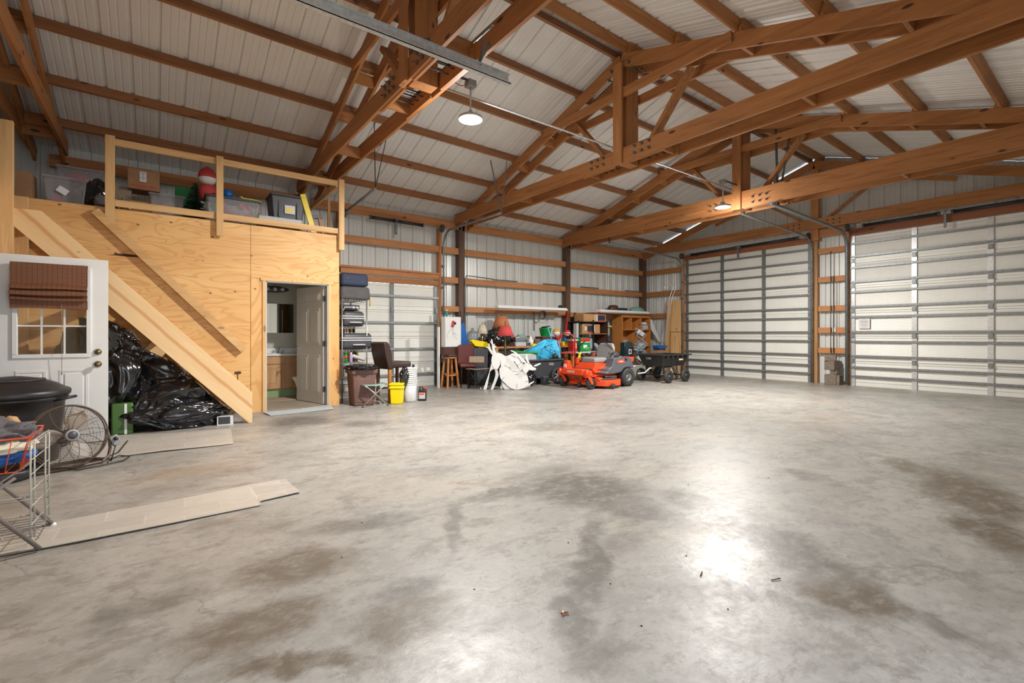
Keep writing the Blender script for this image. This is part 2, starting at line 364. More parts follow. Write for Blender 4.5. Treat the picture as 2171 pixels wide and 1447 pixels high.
    def build(s, name, mt, parent=None, bevel=0, solid=0, sub=0, seg=2):
        bmesh.ops.recalc_face_normals(s.bm, faces=s.bm.faces)
        me = bpy.data.meshes.new(name); s.bm.to_mesh(me); s.bm.free()
        o = bpy.data.objects.new(name, me); COL.objects.link(o); me.materials.append(M[mt] if isinstance(mt, str) else mt)
        if parent: o.parent = parent
        if solid:
            md = o.modifiers.new('solid', 'SOLIDIFY'); md.thickness = solid; md.offset = 0
        if bevel:
            md = o.modifiers.new('bevel', 'BEVEL'); md.width = bevel; md.segments = seg; md.limit_method = 'ANGLE'
            for p in me.polygons: p.use_smooth = True
            me.set_sharp_from_angle(angle=R(50)) if hasattr(me, 'set_sharp_from_angle') else None
        if sub:
            md = o.modifiers.new('sub', 'SUBSURF'); md.levels = sub; md.render_levels = sub
        return o
def tag(o, label, cat, group=None, kind=None):
    o['label'] = label; o['category'] = cat
    if group: o['group'] = group
    if kind: o['kind'] = kind
    return o
def thing(name, label, cat, loc=(0, 0, 0), rz=0, group=None):
    o = bpy.data.objects.new(name, None); COL.objects.link(o); o.location = loc; o.rotation_euler = (0, 0, rz)
    o.empty_display_size = .1
    return tag(o, label, cat, group)
def struct(o): o['kind'] = 'structure'; return o
def sthing(name, loc=(0, 0, 0), rz=0):
    o = bpy.data.objects.new(name, None); COL.objects.link(o); o.location = loc; o.rotation_euler = (0, 0, rz); return struct(o)
def arc(c, r, a0, a1, n, f):  # f(cos,sin)->offset
    return [Vector(c) + Vector(f(math.cos(a0 + (a1 - a0) * i / n) * r, math.sin(a0 + (a1 - a0) * i / n) * r)) for i in range(n + 1)]
def text(s, size, mt, parent, m, ext=.002, name='lettering'):
    cu = bpy.data.curves.new(name, 'FONT'); cu.body = s; cu.size = size; cu.extrude = ext; cu.align_x = 'CENTER'; cu.align_y = 'CENTER'
    t = bpy.data.objects.new(name, cu); COL.objects.link(t)
    dg = bpy.context.evaluated_depsgraph_get(); me = bpy.data.meshes.new_from_object(t.evaluated_get(dg))
    bpy.data.objects.remove(t); bpy.data.curves.remove(cu)
    me.materials.clear(); me.materials.append(M[mt]); me.name = name
    o = bpy.data.objects.new(name, me); COL.objects.link(o); o.parent = parent; o.matrix_local = m; return o
# facing matrices: writing readable from -Y side (toward camera) and from -X side
def faceY(x, y, z): return Matrix.Translation((x, y, z)) @ Matrix.Rotation(PI / 2, 4, 'X')
def faceX(x, y, z): return Matrix.Translation((x, y, z)) @ Matrix.Rotation(-PI / 2, 4, 'Z') @ Matrix.Rotation(PI / 2, 4, 'X')
ORD = ['first', 'second', 'third', 'fourth', 'fifth', 'sixth', 'seventh', 'eighth', 'ninth']
# ================================================================= SETTING
YR = 4.93; S = .32; XB = 13.22; YL = 10.22; YE = -.42; XF = -4.9
def dz(x): return (6 - x) * .014
def zc(y, x): return 5.56 - S * abs(y - YR) + dz(x)      # top of top chords
def zr(y, x): return zc(y, x) + .155                     # underside of roof sheet
struct(MB().box(-5.1, 13.5, -.55, 10.4, -.2, 0).build('floor', 'concrete'))
struct(MB().box(-9, 24, -16, -.551, -.25, -.03).build('ground', pl('gravel_yard', (.38, .36, .33), .9, 0, .3, 8)))
PROF = [(0, 0), (.010, .028), (.050, .028), (.062, 0), (.13, 0), (.136, .005), (.148, .005), (.154, 0), (.208, 0), (.214, .005), (.226, .005), (.232, 0)]
PER = .2950
def sheet(mb, u0, u1, lo, hi, place):
    us = []; k = math.floor(u0 / PER)
    while k * PER < u1:
        for a, d in PROF:
            u = k * PER + a
            if u0 < u < u1: us.append((u, d))
        k += 1
    us = [(u0, 0)] + us + [(u1, 0)]
    mb.grid([[place(u, lo(u), d) for u, d in us], [place(u, hi(u), d) for u, d in us]], smooth=False)
c = MB()
for sgn, ye in ((1, 10.36), (-1, -.55)):
    sheet(c, -5.1, 13.3, lambda u: ye, lambda u: YR, lambda u, y, d: (u, y, zr(y, u) + d))
struct(c.build('ceiling', 'roofsheet', solid=.002))
c = MB()
for u0, u1, a in ((-5, 3.06, 0), (3.06, 5.37, 2.34), (5.37, XB, 0)):
    sheet(c, u0, u1, lambda u: a, lambda u: zr(YL, u) + .03, lambda u, z, d: (u, YL + d, z))
struct(c.build('wall_left', 'wallsheet', solid=.002))
c = MB()
for u0, u1, a in ((YE, .80, 0), (.80, 4.08, 3.4), (4.08, 5.15, 0), (5.15, 8.43, 3.4), (8.43, YL, 0)):
    segs = [(u0, u1)] if not (u0 < YR < u1) else [(u0, YR), (YR, u1)]
    for s0, s1 in segs:
        sheet(c, s0, s1, lambda u: a, lambda u: zr(u, XB) - (.035 if u > YR + .12 else .004), lambda u, z, d: (XB + d, u, z))
struct(c.build('wall_back', 'wallsheet', solid=.002))
c = MB()
for u0, u1, a in ((-5, -1.0, 0), (-1.0, 2.35, 3.3), (2.35, XB, 0)):
    sheet(c, u0, u1, lambda u: a, lambda u: zr(YE, u) - .01, lambda u, z, d: (u, YE - d, z))
struct(c.build('wall_right', 'wallsheet', solid=.002))
c = MB()
for s0, s1 in ((YE, YR), (YR, YL)):
    sheet(c, s0, s1, lambda u: 0, lambda u: zr(u, XF) - .004, lambda u, z, d: (XF - d, u, z))
struct(c.build('wall_front', 'wallsheet', solid=.002))
# low partition at the near end carrying the entry door, and the deck above the rooms behind it
c = MB(); c.box(-1.5, -1.38, YE, 6.0, 0, 2.8); c.box(-1.5, -1.38, 6.9, 8.25, 0, 2.8); c.box(-1.5, -1.38, 6.0, 6.9, 2.1, 2.8)
struct(c.build('trim_1', 'ply'))
# bathroom enclosure under the loft
c = MB(); c.box(-1.25, 1.165, 8.25, 8.27, 0, 2.87); c.box(1.17, 2.5, 8.25, 8.27, 2.07, 2.87)
c.box(2.48, 2.5, 8.27, 10.18, 0, 2.87)
struct(c.build('wall_enclosure', 'ply'))
c = MB(); c.box(1.17, 1.325, 8.243, 8.268, 0, 2.065); c.box(2.365, 2.5, 8.243, 8.268, 0, 2.065)
struct(c.build('trim_2', 'plyv'))
c = MB(); c.box(1.327, 1.375, 8.225, 8.30, 0, 2.03); c.box(2.315, 2.363, 8.225, 8.30, 0, 2.03); c.box(1.30, 2.39, 8.22, 8.25, 2.03, 2.075)
struct(c.build('trim_3', 'newz'))
c = MB(); c.box(1.375, 1.39, 8.235, 8.36, 0, 2.03); c.box(2.30, 2.315, 8.235, 8.36, 0, 2.03); c.box(1.375, 2.315, 8.235, 8.36, 2.015, 2.03)
struct(c.build('trim_4', 'lgrey'))
for nm_, bx_ in (('back', (1.1, 2.46, 10.1, 10.15, .16, 2.3)), ('left', (1.1, 1.2, 8.30, 10.1, .16, 2.3)), ('right', (2.42, 2.46, 8.30, 10.1, .16, 2.3)), ('door_side', (1.2, 2.42, 8.28, 8.30, 2.08, 2.3))):
    struct(MB().box(*bx_).build('wall_bathroom_' + nm_, 'beige'))
c = MB(); c.box(1.19, 2.46, 10.09, 10.12, 0, .17); c.box(2.42, 2.46, 8.37, 10.1, 0, .17); struct(c.build('baseboard_bathroom', 'gwall'))
struct(MB().box(1.1, 2.46, 8.28, 10.15, 2.3, 2.34).build('ceiling_bathroom', 'beige'))
struct(MB().box(1.39, 2.46, 8.27, 10.1, .001, .012).build('floor_bathroom', 'tile'))
# loft deck
c = MB(); c.box(-4.88, 2.5, 8.36, 10.18, 2.86, 2.90); c.box(-4.88, -1.38, YE, 8.36, 2.86, 2.90)
struct(c.build('floor_loft', 'plyv'))
# ---------------------------------------------------------------- trusses
def truss(xc, b0, b1, label, y_r=-.3, web=True, single=False):
    d = dz(xc); t = thing('roof_truss', label, 'truss', (xc, YR, 0), 0, 'timber roof trusses')
    def W(y): return y - YR
    planes = (-1, 1) if not single else (-1,)
    for s in planes:
        xi = s * .16; xo = s * .20
        for q, ye in ((1, 10.1), (-1, y_r)):
            p = (xi, 0, zc(YR, xc) - .10); e = (xi, W(ye), zc(ye, xc) - .10)
            MB().bar(p, e, .038, .195).build('top_chord', 'trussy', t)
        MB().box(xo - .019, xo + .019, W(10.0), W(y_r + .35), b0, b1).build('bottom_chord', 'trussy', t)
        if not single:
            MB().box(xo - .019, xo + .019, -1.80, 1.80, 4.86 + d, 5.0 + d).build('collar_tie', 'trussy', t)
    if not single:
        MB().box(-.14, .14, -.085, .085, b0 + .02, 5.50 + d).build('king_post', 'trussz', t)
        MB().box(-.26, -.221, -.085, .085, b0 - .01, 5.38 + d).build('king_face_board', 'trussz', t)
        for s in (-1, 1):
            MB().bar((0, s * .38, b1 - .05), (0, s * 1.13, 4.92 + d), .06, .13, up=(1, 0, 0)).build('web_brace', 'trussz', t)
            c = MB(); c.box(-.18, .18, s * .72 - .02, s * .72 + .02, b0 + .02, b1 - .02); c.build('spacer_block', 'trussx', t)
            for px in (-.165, .165):
                MB().box(px - .016, px + .016, min(s * .12, s * .8), max(s * .12, s * .8), b0 - .012, b0 + .15).build('splice_plate', 'trussy', t)
            for yy in (1.9, 2.7, 3.5, 4.3):
                zt = zc(YR + s * yy, xc) - .11
                if YR + s * yy > y_r: MB().box(-.14, .14, s * yy - .02, s * yy + .02, zt - .08, zt + .08).build('spacer_block', 'trussx', t)
            for yy in (2.6, 4.4):
                if YR - yy * (s < 0) > y_r: MB().box(-.18, .18, s * yy - .02, s * yy + .02, b0 + .02, b1 - .06).build('spacer_block', 'trussx', t)
            for k in range(3):
                for zz in (b0 + .08, b0 + .185):
                    y = s * (.31 + .13 * k)
                    MB().tube([(-.275, y, zz), (.275, y, zz)], .009, 8).tube([(-.235, y, zz), (-.219, y, zz)], .022, 6).build('bolt', 'galvd', t)
            for k in range(2):
                y = s * (.17 + .05 * k); zz = 5.36 + d - .12 * k
                MB().tube([(-.24, y, zz), (.24, y, zz)], .009, 8).tube([(-.2, y, zz), (-.181, y, zz)], .022, 6).build('bolt', 'galvd', t)
    else:
        MB().box(-.14, .0, -.085, .085, 3.5, 5.45 + d).build('king_post', 'girtz', t)
        for s in (-1, 1):
            MB().bar((-.09, s * .25, b1 - .02), (-.09, s * 1.5, 4.95 + d), .05, .11, up=(1, 0, 0)).build('web_brace', 'trussz', t)
            MB().bar((-.10, 0, zc(YR, xc) - .35), (-.10, s * 2.6, zc(YR + s * 2.6, xc) - .27), .038, .1).build('inner_brace', 'trussy', t)
        for s in (-1, 1):
            for k in range(3):
                for zz in (b0 + .07, b0 + .16):
                    y = s * (.31 + .13 * k); MB().tube([(-.24, y, zz), (-.2, y, zz)], .02, 6).build('bolt', 'galvd', t)
    return t
truss(-1.30, 3.95, 4.18, 'timber roof truss at the far left, above the storage loft')
truss(2.43, 3.98, 4.22, 'nearest full double timber truss, crossing above the loft rail end')
truss(5.98, 3.84, 4.07, 'middle double timber truss spanning the roof between both hanging lamps')
truss(9.53, 3.69, 4.03, 'double timber truss right behind the farther hanging lamp')
truss(13.12, 3.77, 4.02, 'timber gable truss fixed against the back wall above the overhead doors', single=True)
# purlins, one per bay and row
BAYS = [(-4.9, -1.2, 'leftmost bay'), (-1.5, 2.6, 'bay above the loft'), (2.3, 6.15, 'nearer lamp bay'), (5.8, 9.7, 'farther lamp bay'), (9.35, 13.2, 'back wall bay')]
OFF = [.10, .93, 1.84, 2.75, 3.65, 4.5]
for bi, (x0, x1, bn) in enumerate(BAYS):
    for side, sn in ((1, 'left'), (-1, 'right')):
        if side < 0 and bi < 2: continue
        if bi == 0: continue
        for k, of in enumerate(OFF):
            y = YR + side * (of + (.045 if bi % 2 else 0)); ys = side * S
            n = Vector((0, ys, 1)).normalized()
            a, b = x0, x1
            p = Vector((a, y, zc(y, a))) + n * .073; q = Vector((b, y, zc(y, b))) + n * .073
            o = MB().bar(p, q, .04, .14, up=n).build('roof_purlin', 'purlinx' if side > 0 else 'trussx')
            tag(o, f'timber purlin, {ORD[k]} below the ridge, {sn} slope, {bn}', 'roof purlin', 'roof purlins')
for (x0, x1, bn) in BAYS[1:]:
    o = MB().box(x0 + .2, x1 - .2, 10.03, 10.07, 3.74 + dz(x1) * .4, 3.93 + dz(x1) * .4).build('eave_girt', 'girtx')
    tag(o, f'long timber eave board at the top of the left wall, {bn}', 'eave board', 'eave boards')
# wall posts
def post(x0, x1, y0, y1, z1, label, m='post'):
    o = MB().box(x0, x1, y0, y1, 0, z1).build('wall_post', m); tag(o, label, 'post', 'wall posts'); return o
post(5.895, 6.06, 10.03, 10.19, 4.0, 'dark square post on the left wall beside the white cabinet')
post(9.45, 9.615, 10.03, 10.19, 3.95, 'dark square post on the left wall between the two workbench lights')
post(12.93, 13.09, 10.03, 10.19, 3.9, 'dark square post in the far left corner of the barn')
post(5.37, 5.43, 10.04, 10.19, 3.75, 'slim brown post at the right jamb of the small overhead door', 'girtz')
post(3.02, 3.07, 10.04, 10.19, 3.75, 'slim brown post at the left jamb of the small overhead door', 'girtz')
post(13.08, 13.2, 4.90, 5.0, 3.75, 'orange timber jamb post right of the first large overhead door', 'jamb')
post(13.08, 13.2, 4.22, 4.29, 3.75, 'narrow timber jamb post left of the second large overhead door', 'girtz')
post(13.08, 13.2, 8.58, 8.64, 3.7, 'timber jamb post at the left edge of the first large overhead door', 'girtz')
# girts
def girt(box, label, m='girtx', shelf=None):
    t = thing('wall_girt', label, 'wall girt', ((box[0] + box[1]) / 2, (box[2] + box[3]) / 2, box[4]), 0, 'wall girts')
    cx, cy, cz = t.location
    MB().box(box[0] - cx, box[1] - cx, box[2] - cy, box[3] - cy, 0, box[5] - cz).build('girt_board', m, t)
    if shelf:  # flat board making a ledge
        MB().box(shelf[0] - cx, shelf[1] - cx, shelf[2] - cy, shelf[3] - cy, shelf[4] - cz, shelf[5] - cz).build('ledge_board', m, t)
    return t
for x0, x1, nm in ((2.55, 5.36, 'above the small overhead door'), (5.44, 5.89, 'beside the slim brown post'), (6.07, 9.44, 'between the two dark posts'), (9.62, 12.92, 'left of the far corner')):
    girt((x0, x1, 10.04, 10.08, 3.13, 3.28), f'top timber girt on the left wall {nm}')
    if x0 > 5.4:
        girt((x0, x1, 10.05, 10.09, 2.43, 2.57), f'middle timber girt on the left wall {nm}', shelf=(x0, x1, 10.09, 10.19, 2.53, 2.57))
        z = 1.74 if x0 < 9 else 1.70
        girt((x0, x1, 10.03, 10.07, z, z + .13), f'low timber ledge on the left wall {nm}', shelf=(x0, x1, 10.07, 10.19, z + .09, z + .13))
girt((2.55, 5.36, 10.04, 10.08, 2.49, 2.63), 'upper header board with a ledge above the small overhead door', shelf=(2.55, 5.36, 10.0, 10.19, 2.60, 2.64))
girt((2.55, 5.36, 10.06, 10.10, 2.33, 2.45), 'lower header board right on top of the small overhead door', 'trussx')
for z, nm in ((3.14, 'top'), (2.43, 'middle'), (1.72, 'low')):
    girt((13.08, 13.12, 8.65, 10.02, z, z + .15), f'{nm} timber girt on the back wall between corner and first overhead door', 'trussy')
for i, z in enumerate((3.17, 2.47, 1.76, 1.23, .74)):
    girt((13.09, 13.13, 4.30, 4.89, z, z + .13), f'{ORD[i]} short orange cross board from the top between the two large doors', 'girty', shelf=(13.13, 13.2, 4.30, 4.89, z + .1, z + .13) if i != 3 else None)
girt((13.03, 13.07, 5.02, 8.57, 3.46, 3.60), 'long reddish header board over the first large overhead door', 'jambz')
girt((13.03, 13.07, .66, 4.21, 3.50, 3.66), 'long reddish header board over the second large overhead door', 'jambz')
girt((13.06, 13.08, 4.24, 5.0, 3.58, 3.76), 'short board bridging the gap above the two large doors', 'girty')
# ---------------------------------------------------------------- overhead doors
def skin(mb, place, u0, u1, z0, z1, pitch=.0175):
    zs = []; z = z0
    while z < z1 - .001:
        k = (z - z0) % .58
        zs.append((z, 0)); zs.append((z + pitch * .5, -.0018 if .1 < k < .48 else -.0006))
        if abs(k - .07) < pitch * .5 or abs(k - .505) < pitch * .5: zs[-1] = (zs[-1][0], .014)
        z += pitch
    zs.append((z1, 0))
    mb.grid([[place(u, zz, d) for zz, d in zs] for u in (u0, u1)], smooth=False)
def overhead(name, u0, u1, ztop, place, nmul, struts, sec, label=None):
    t = sthing(name)
    c = MB(); n = int(round(ztop / sec))
    for k in range(n):
        z0, z1 = k * ztop / n + (.004 if k else 0), (k + 1) * ztop / n - .006
        c2 = MB(); skin(c2, lambda u, z, d: place(u, d, z), u0, u1, z0, z1); p = c2.build('door_panel', 'doorskin', t, solid=.004)
    # joint ribs: shadow line plus rolled lips
    for k in range(1, n):
        z = k * ztop / n
        a, b = place(u0, -.012, z), place(u1, -.012, z)
        MB().bar(a, b, .02, .014).build('section_lip', 'doorskin', t)
    for z in struts:
        a, b = place(u0 - .02, -.045, z), place(u1 + .02, -.045, z)
        MB().bar(a, b, .05, .045).build('door_strut', 'galvm' if name == 'door_3' else 'galv', t)
    for k in range(nmul + 1):
        u = u0 + (u1 - u0) * k / nmul; u = min(max(u, u0 + .04), u1 - .04)
        c = MB(); a, b = place(u, -.02, 0), place(u, -.02, ztop)
        c.bar(a, b, .09, .03, up=Vector(place(0, 1, 0)) - Vector(place(0, 0, 0)))
        for j in range(n):
            for q in (.12, .3, .46):
                z = j * ztop / n + q
                aa, bb = place(u - .025, -.04, z), place(u - .025, -.034, z)
                c.tube([aa, bb], .009, 6)
        st = c.build('door_stile', 'galvl' if name == 'door_2' else 'galv', t)
        for j in range(1, n):
            z = j * ztop / n
            MB().bar(place(u, -.05, z - .05), place(u, -.05, z + .05), .07, .03, up=Vector(place(0, 1, 0)) - Vector(place(0, 0, 0))).build('hinge', 'galv', t)
    return t
PX = lambda u, d, z: Vector((13.12 + d, u, z))
PY = lambda u, d, z: Vector((u, 10.13 + d, z))
SB = (3.31, 3.01, 2.75, 2.42, 2.18, 1.84, 1.60, 1.25, 1.03, .69, .43, .22)
d1 = overhead('door_1', 5.03, 8.55, 3.48, PX, 3, SB, .58)
d2 = overhead('door_2', .68, 4.20, 3.50, PX, 3, SB, .58)
d3 = overhead('door_3', 3.08, 5.35, 2.33, PY, 2, (2.05, 1.46, .87, .29), .58)
# notice taped on door two
t = thing('paper_notice', 'small white printed notice taped low on the second large overhead door', 'notice', (13.07, 3.93, 1.33))
MB().box(-.002, 0, -.11, .11, 0, .23).build('sheet_of_paper', 'paper', t)
c = MB()
for i, wd in enumerate((.10, 0, .16, .15, .17, .12, 0, .15, .16, .10, 0, .13)):
    if wd: c.box(-.004, -.002, -wd / 2, wd / 2, .205 - i * .0155, .210 - i * .0155)
c.build('printed_lines', 'grey', t)
o = MB().box(13.06, 13.09, 4.50, 4.57, 1.25, 1.36).build('wall_switch', 'white', bevel=.004); tag(o, 'small white switch box on the fourth cross board between the large doors', 'switch')
# tracks: upright, curve, horizontal run and its brackets
def track(name_label, foot, top, r, run_dir, run_end, rise, mt='galv', up_z0=0.02, rad=.024):
    x, y = foot; dx, dy = run_dir
    pts = [(x, y, up_z0), (x, y, top)]
    for i in range(1, 9):
        a = PI / 2 * i / 8
        pts.append((x + dx * r * (1 - math.cos(a)), y + dy * r * (1 - math.cos(a)), top + r * math.sin(a)))
    L = run_end; pts.append((x + dx * L, y + dy * L, top + r + rise))
    t = thing('door_track', name_label, 'door track', (x, y, 0), 0, 'overhead door tracks')
    pts = [Vector(p) - Vector((x, y, 0)) for p in pts]
    MB().tube(pts, rad, 8).build('rail', mt, t)
    c = MB()
    for k in range(7):
        z = .3 + k * .5
        if z < top: c.box(-abs(dy) * .0 - .02 * abs(dy) - .02, .02, -.02, .02, z - .03, z + .03)
    c.build('bracket', 'galvd', t)
    return t, pts[-1]
def hanger(t, p, q, mt='galvd', w=.03):
    MB().bar(p, q, w * 1.3, .004, up=(1, 0, 0) if abs(Vector(q).x - Vector(p).x) < .05 else (0, 0, 1)).build('hanger_strap', mt, t)
t, e = track('right hand track of the first large overhead door', (12.97, 4.99), 3.2, .38, (-1, 0), 3.35, .08); hanger(t, e, e + Vector((0, 0, 1.55)))
t, e = track('left hand track of the first large overhead door', (12.97, 8.60), 3.15, .36, (-1, 0), 3.3, .12); hanger(t, e, e + Vector((0, 0, .7)))
t, e = track('left hand track of the second large overhead door', (12.97, 4.24), 3.2, .38, (-1, 0), 3.75, .07, rad=.034)
hanger(t, e + Vector((.3, 0, .02)), e + Vector((.3, .05, 1.7)), w=.035); hanger(t, e + Vector((.3, 0, .02)), e + Vector((.3, -.25, 1.55)), w=.03)
t, e = track('right hand track of the small overhead door', (5.46, 10.0), 3.3, .32, (0, -1), 2.35, -.03)
MB().bar(e, e + Vector((.0, .38, 1.15)), .035, .004, up=(1, 0, 0)).build('hanger_strap', 'galv', t)
MB().bar(e, e + Vector((.12, -.02, 1.05)), .03, .004, up=(1, 0, 0)).build('hanger_strap', 'galv', t)
t, e = track('left hand track of the small overhead door, ending above the loft rail', (3.0, 10.0), 3.3, .3, (0, -1), 2.1, .08)
MB().bar(e, e + Vector((0, .05, 1.15)), .035, .004, up=(1, 0, 0)).build('hanger_strap', 'galvd', t)
MB().bar(e, e + Vector((.05, -.5, .95)), .03, .004, up=(1, 0, 0)).build('hanger_strap', 'galvd', t)
# near rail overhead
t = thing('door_track', 'long pale steel channel running overhead across the nearest truss', 'door track', (2.78, 3.78, 3.69), 0, 'overhead door tracks')
c = MB(); c.box(-7.4, 0, -.006, 0, -.045, .055); c.box(-7.4, 0, -.05, 0, -.05, -.044); c.box(-7.4, 0, -.035, 0, .05, .056); c.box(-7.4, 0, -.05, -.045, -.05, -.03)
c.build('rail', 'galvl', t)
MB().tube([(-7.4, .035, .02), (0, .035, .02)], .032, 8).build('round_rail', 'galvd', t)
MB().bar((-.33, 0, .04), (-.31, -.02, .31), .035, .004, up=(1, 0, 0)).build('hanger_strap', 'galv', t)
MB().bar((-.36, 0, .04), (-.22, 0, .30), .035, .004, up=(0, 1, 0)).build('hanger_strap', 'galv', t)
c = MB(); c.box(-.34, -.30, -.20, .10, .33, .334); c.box(-.34, -.336, -.20, .10, .30, .334); c.build('slotted_angle', 'galv', t)
# torsion springs on shafts
def shaft(label, p, q, s0, s1, s2, s3, mt='black'):
    p, q = Vector(p), Vector(q); t = thing('torsion_spring', label, 'spring', p, 0, 'torsion spring shafts')
    d = q - p
    MB().tube([(0, 0, 0), d], .012, 8).build('shaft', 'galvl', t)
    for a, b in ((s0, s1), (s2, s3)):
        pts = []; n = 60; rr = .036
        MB().tube([d * a, d * b], rr, 12).build('spring_coil', mt, t)
        for e in (a, b): MB().tube([d * (e - .004), d * (e + .008)], .045, 12).build('winding_cone', 'galvd', t)
    for e in (0, 1): MB().tube([d * e - d.normalized() * .02, d * e + d.normalized() * .03], .09, 16).build('cable_drum', 'galvd', t)
    m = d * ((s1 + s2) / 2)
    MB().box(m.x - .02 - .02 * (abs(d.x) > .1), m.x + .02, m.y - .02, m.y + .02, -.3, .06).build('centre_bracket', 'galv', t)
    return t
shaft('black torsion spring above the small overhead door', (3.1, 9.90, 3.69), (5.36, 9.90, 3.67), .24, .49, .51, .78)
shaft('black torsion spring above the first large overhead door', (12.93, 8.6, 3.59), (12.93, 5.05, 3.62), .09, .48, .52, .93)
shaft('black torsion spring above the second large overhead door', (12.93, 4.22, 3.68), (12.93, .7, 3.68), .09, .46, .52, .93)
# ---------------------------------------------------------------- lamps on the ridge line
def lamp(x, z, hz, arm, label):
    t = thing('hanging_lamp', label, 'lamp', (x, YR, z), 0, 'round hanging lamps')
    MB().lathe([(.001, 0), (.132, 0), (.136, .012), (.132, .022)], n=32).build('lens', 'glowlamp', t)
    MB().lathe([(.140, -.004), (.148, .0), (.143, .03), (.09, .05), (.04, .07), (.03, .10), (.012, .12)], n=32).build('housing', 'galvl', t)
    MB().tube([(0, 0, .13), (0, 0, hz - .03)], .010, 8).build('stem', 'lgrey', t)
    MB().box(-.055, .055, -.055, .055, hz - .03, hz + .05).build('junction_box', 'grey', t, bevel=.008)
    c = MB(); x0, x1 = (-arm, 0) if arm > 0 else (0, -arm)
    c.box(x0, x1, -.02, .02, hz + .05, hz + .054); c.box(x0, x1, -.022, -.018, hz + .02, hz + .054); c.build('support_channel', 'galvd', t)
    MB().tube([(0, .0, hz), (-arm * .3, .02, hz - .04), (-arm * .6, .03, hz), (-arm * .9, .03, hz + .05)], .006, 6).build('power_cord', 'stool', t)
    area_light('lamp_light', (0, 0, -.02), .23, LAMP_POWER, LAMP_COL, parent=t)
    point_light('lamp_glow', (0, 0, -.12), .1, LAMP_POWER * .16, LAMP_COL, parent=t)
    return t
lamp(3.06, 3.80, .42, .45, 'lit round lamp hanging from the nearest truss, above the middle of the floor')
lamp(8.78, 3.65, .48, -.5, 'lit round lamp hanging before the farther truss, near the first large door')
t = thing('conduit_pipe', 'thin straight metal conduit running along under the ridge from lamp to lamp', 'pipe', (2.6, 5.10, 4.17))
MB().tube([(0, 0, 0), (7.0, 0, -.02)], .014, 8).build('pipe', 'galvl', t)
# ================================================================= LOFT, STAIRS, DOORS
def board(name, label, box, mt, cat='board', bevel=.003, group=None):
    cx, cy, cz = (box[0] + box[1]) / 2, (box[2] + box[3]) / 2, box[4]
    o = MB().box(box[0] - cx, box[1] - cx, box[2] - cy, box[3] - cy, 0, box[5] - cz).build(name, mt, bevel=bevel)
    o.location = (cx, cy, cz); return tag(o, label, cat, group)
# railing: one built thing
t = thing('loft_railing', 'new pine railing along the front edge of the storage loft', 'railing', (0, 8.2, 2.6))
for x0, x1, z0 in ((-.53, -.43, .06), (.71, .80, .04), (2.47, 2.56, .02)):
    MB().box(x0, x1, -.045, -.003, z0, 1.21).build('rail_post', 'newz', t, bevel=.003)
for x0, x1 in ((-.43, .71), (.80, 2.47)):
    MB().box(x0, x1, -.002, .038, 1.10, 1.19).build('top_rail', 'newx', t, bevel=.003)
    MB().box(x0, x1, -.002, .038, .295, .385).build('bottom_rail', 'newx', t, bevel=.003)
MB().bar((2.45, .0, 1.12), (2.45, 1.75, 1.08), .038, .09).build('side_rail', 'newy', t)
MB().box(2.43, 2.47, .46, .50, .29, 1.0).build('rail_post', 'newz', t)
board('landing_post', 'tall pine post at the far left edge, by the stair top', (-1.325, -1.215, 7.24, 7.30, 0, 3.47), 'newz', 'post')
board('landing_stud', 'short pine post under the loft floor, seen above the white door', (-1.36, -1.24, 8.13, 8.22, 0, 2.86), 'newz', 'post')
# stairs
t = thing('loft_stairs', 'open timber stairs climbing left to the storage loft', 'stairs', (1.05, 7.3, 0))
def strg(y0, name='stair_stringer'):
    P = [(0, 0), (0, .41), (-.44, .80), (-2.06, 2.56), (-2.26, 2.56), (-2.26, 2.36), (-1.99, 2.06), (-1.04, 1.05), (-.35, .33), (-.07, .0)]
    P = [(0, 0), (0, .41), (-2.055, 2.555), (-2.27, 2.555), (-2.27, 2.36), (-.04, .0)]
    return MB().prism([(x, z) for x, z in P], .04, Matrix.Translation((0, y0, 0)) @ Matrix.Rotation(PI / 2, 4, 'X')).build(name, 'newd', t, bevel=.003)
def pith_wood():
    m, nt, b = newmat('pine_with_heart_streak'); v = mapping(nt, (1, 1, 1))
    rot = mapping(nt, (1, 1, 1), rot=(0, R(-43.5), 0)); st = N(nt, 'ShaderNodeMapping'); st.inputs['Scale'].default_value = (.12, 1, 1)
    nt.links.new(rot, st.inputs[0]); n1 = noise(nt, st.outputs[0], 9, 4, .6, .5)
    sp = N(nt, 'ShaderNodeSeparateXYZ'); nt.links.new(v, sp.inputs[0])
    d = math_(nt, 'ADD', sp.outputs[2], math_(nt, 'MULTIPLY', sp.outputs[0], 1.051))
    d = math_(nt, 'ADD', d, math_(nt, 'MULTIPLY', math_(nt, 'SUBTRACT', noise(nt, v, 2.2, 3), .5), .07))
    d = math_(nt, 'ABSOLUTE', math_(nt, 'SUBTRACT', d, .205))
    c = mix(nt, ramp(nt, n1, ((.35, 0.), (.7, .7))), (.80, .57, .31), (.70, .44, .20))
    c = mix(nt, ramp(nt, d, ((.0, .75), (.022, .5), (.04, 0.))), c, (.55, .24, .07))
    vo = N(nt, 'ShaderNodeTexVoronoi'); vo.inputs['Scale'].default_value = 1; nt.links.new(mapping(nt, (2.0, 2.0, 3.6)), vo.inputs['Vector'])
    c = mix(nt, ramp(nt, vo.outputs['Distance'], ((.0, .9), (.05, .9), (.08, 0.))), c, (.16, .06, .02))
    nt.links.new(c, b.inputs['Base Color']); b.inputs['Roughness'].default_value = .55; return m
M['newd'] = pith_wood()
M['newr'] = wood('handrail_pine', (.74, .47, .21), (.58, .33, .12), 'x', grain=6, kn=.5)
strg(.02); strg(.92)
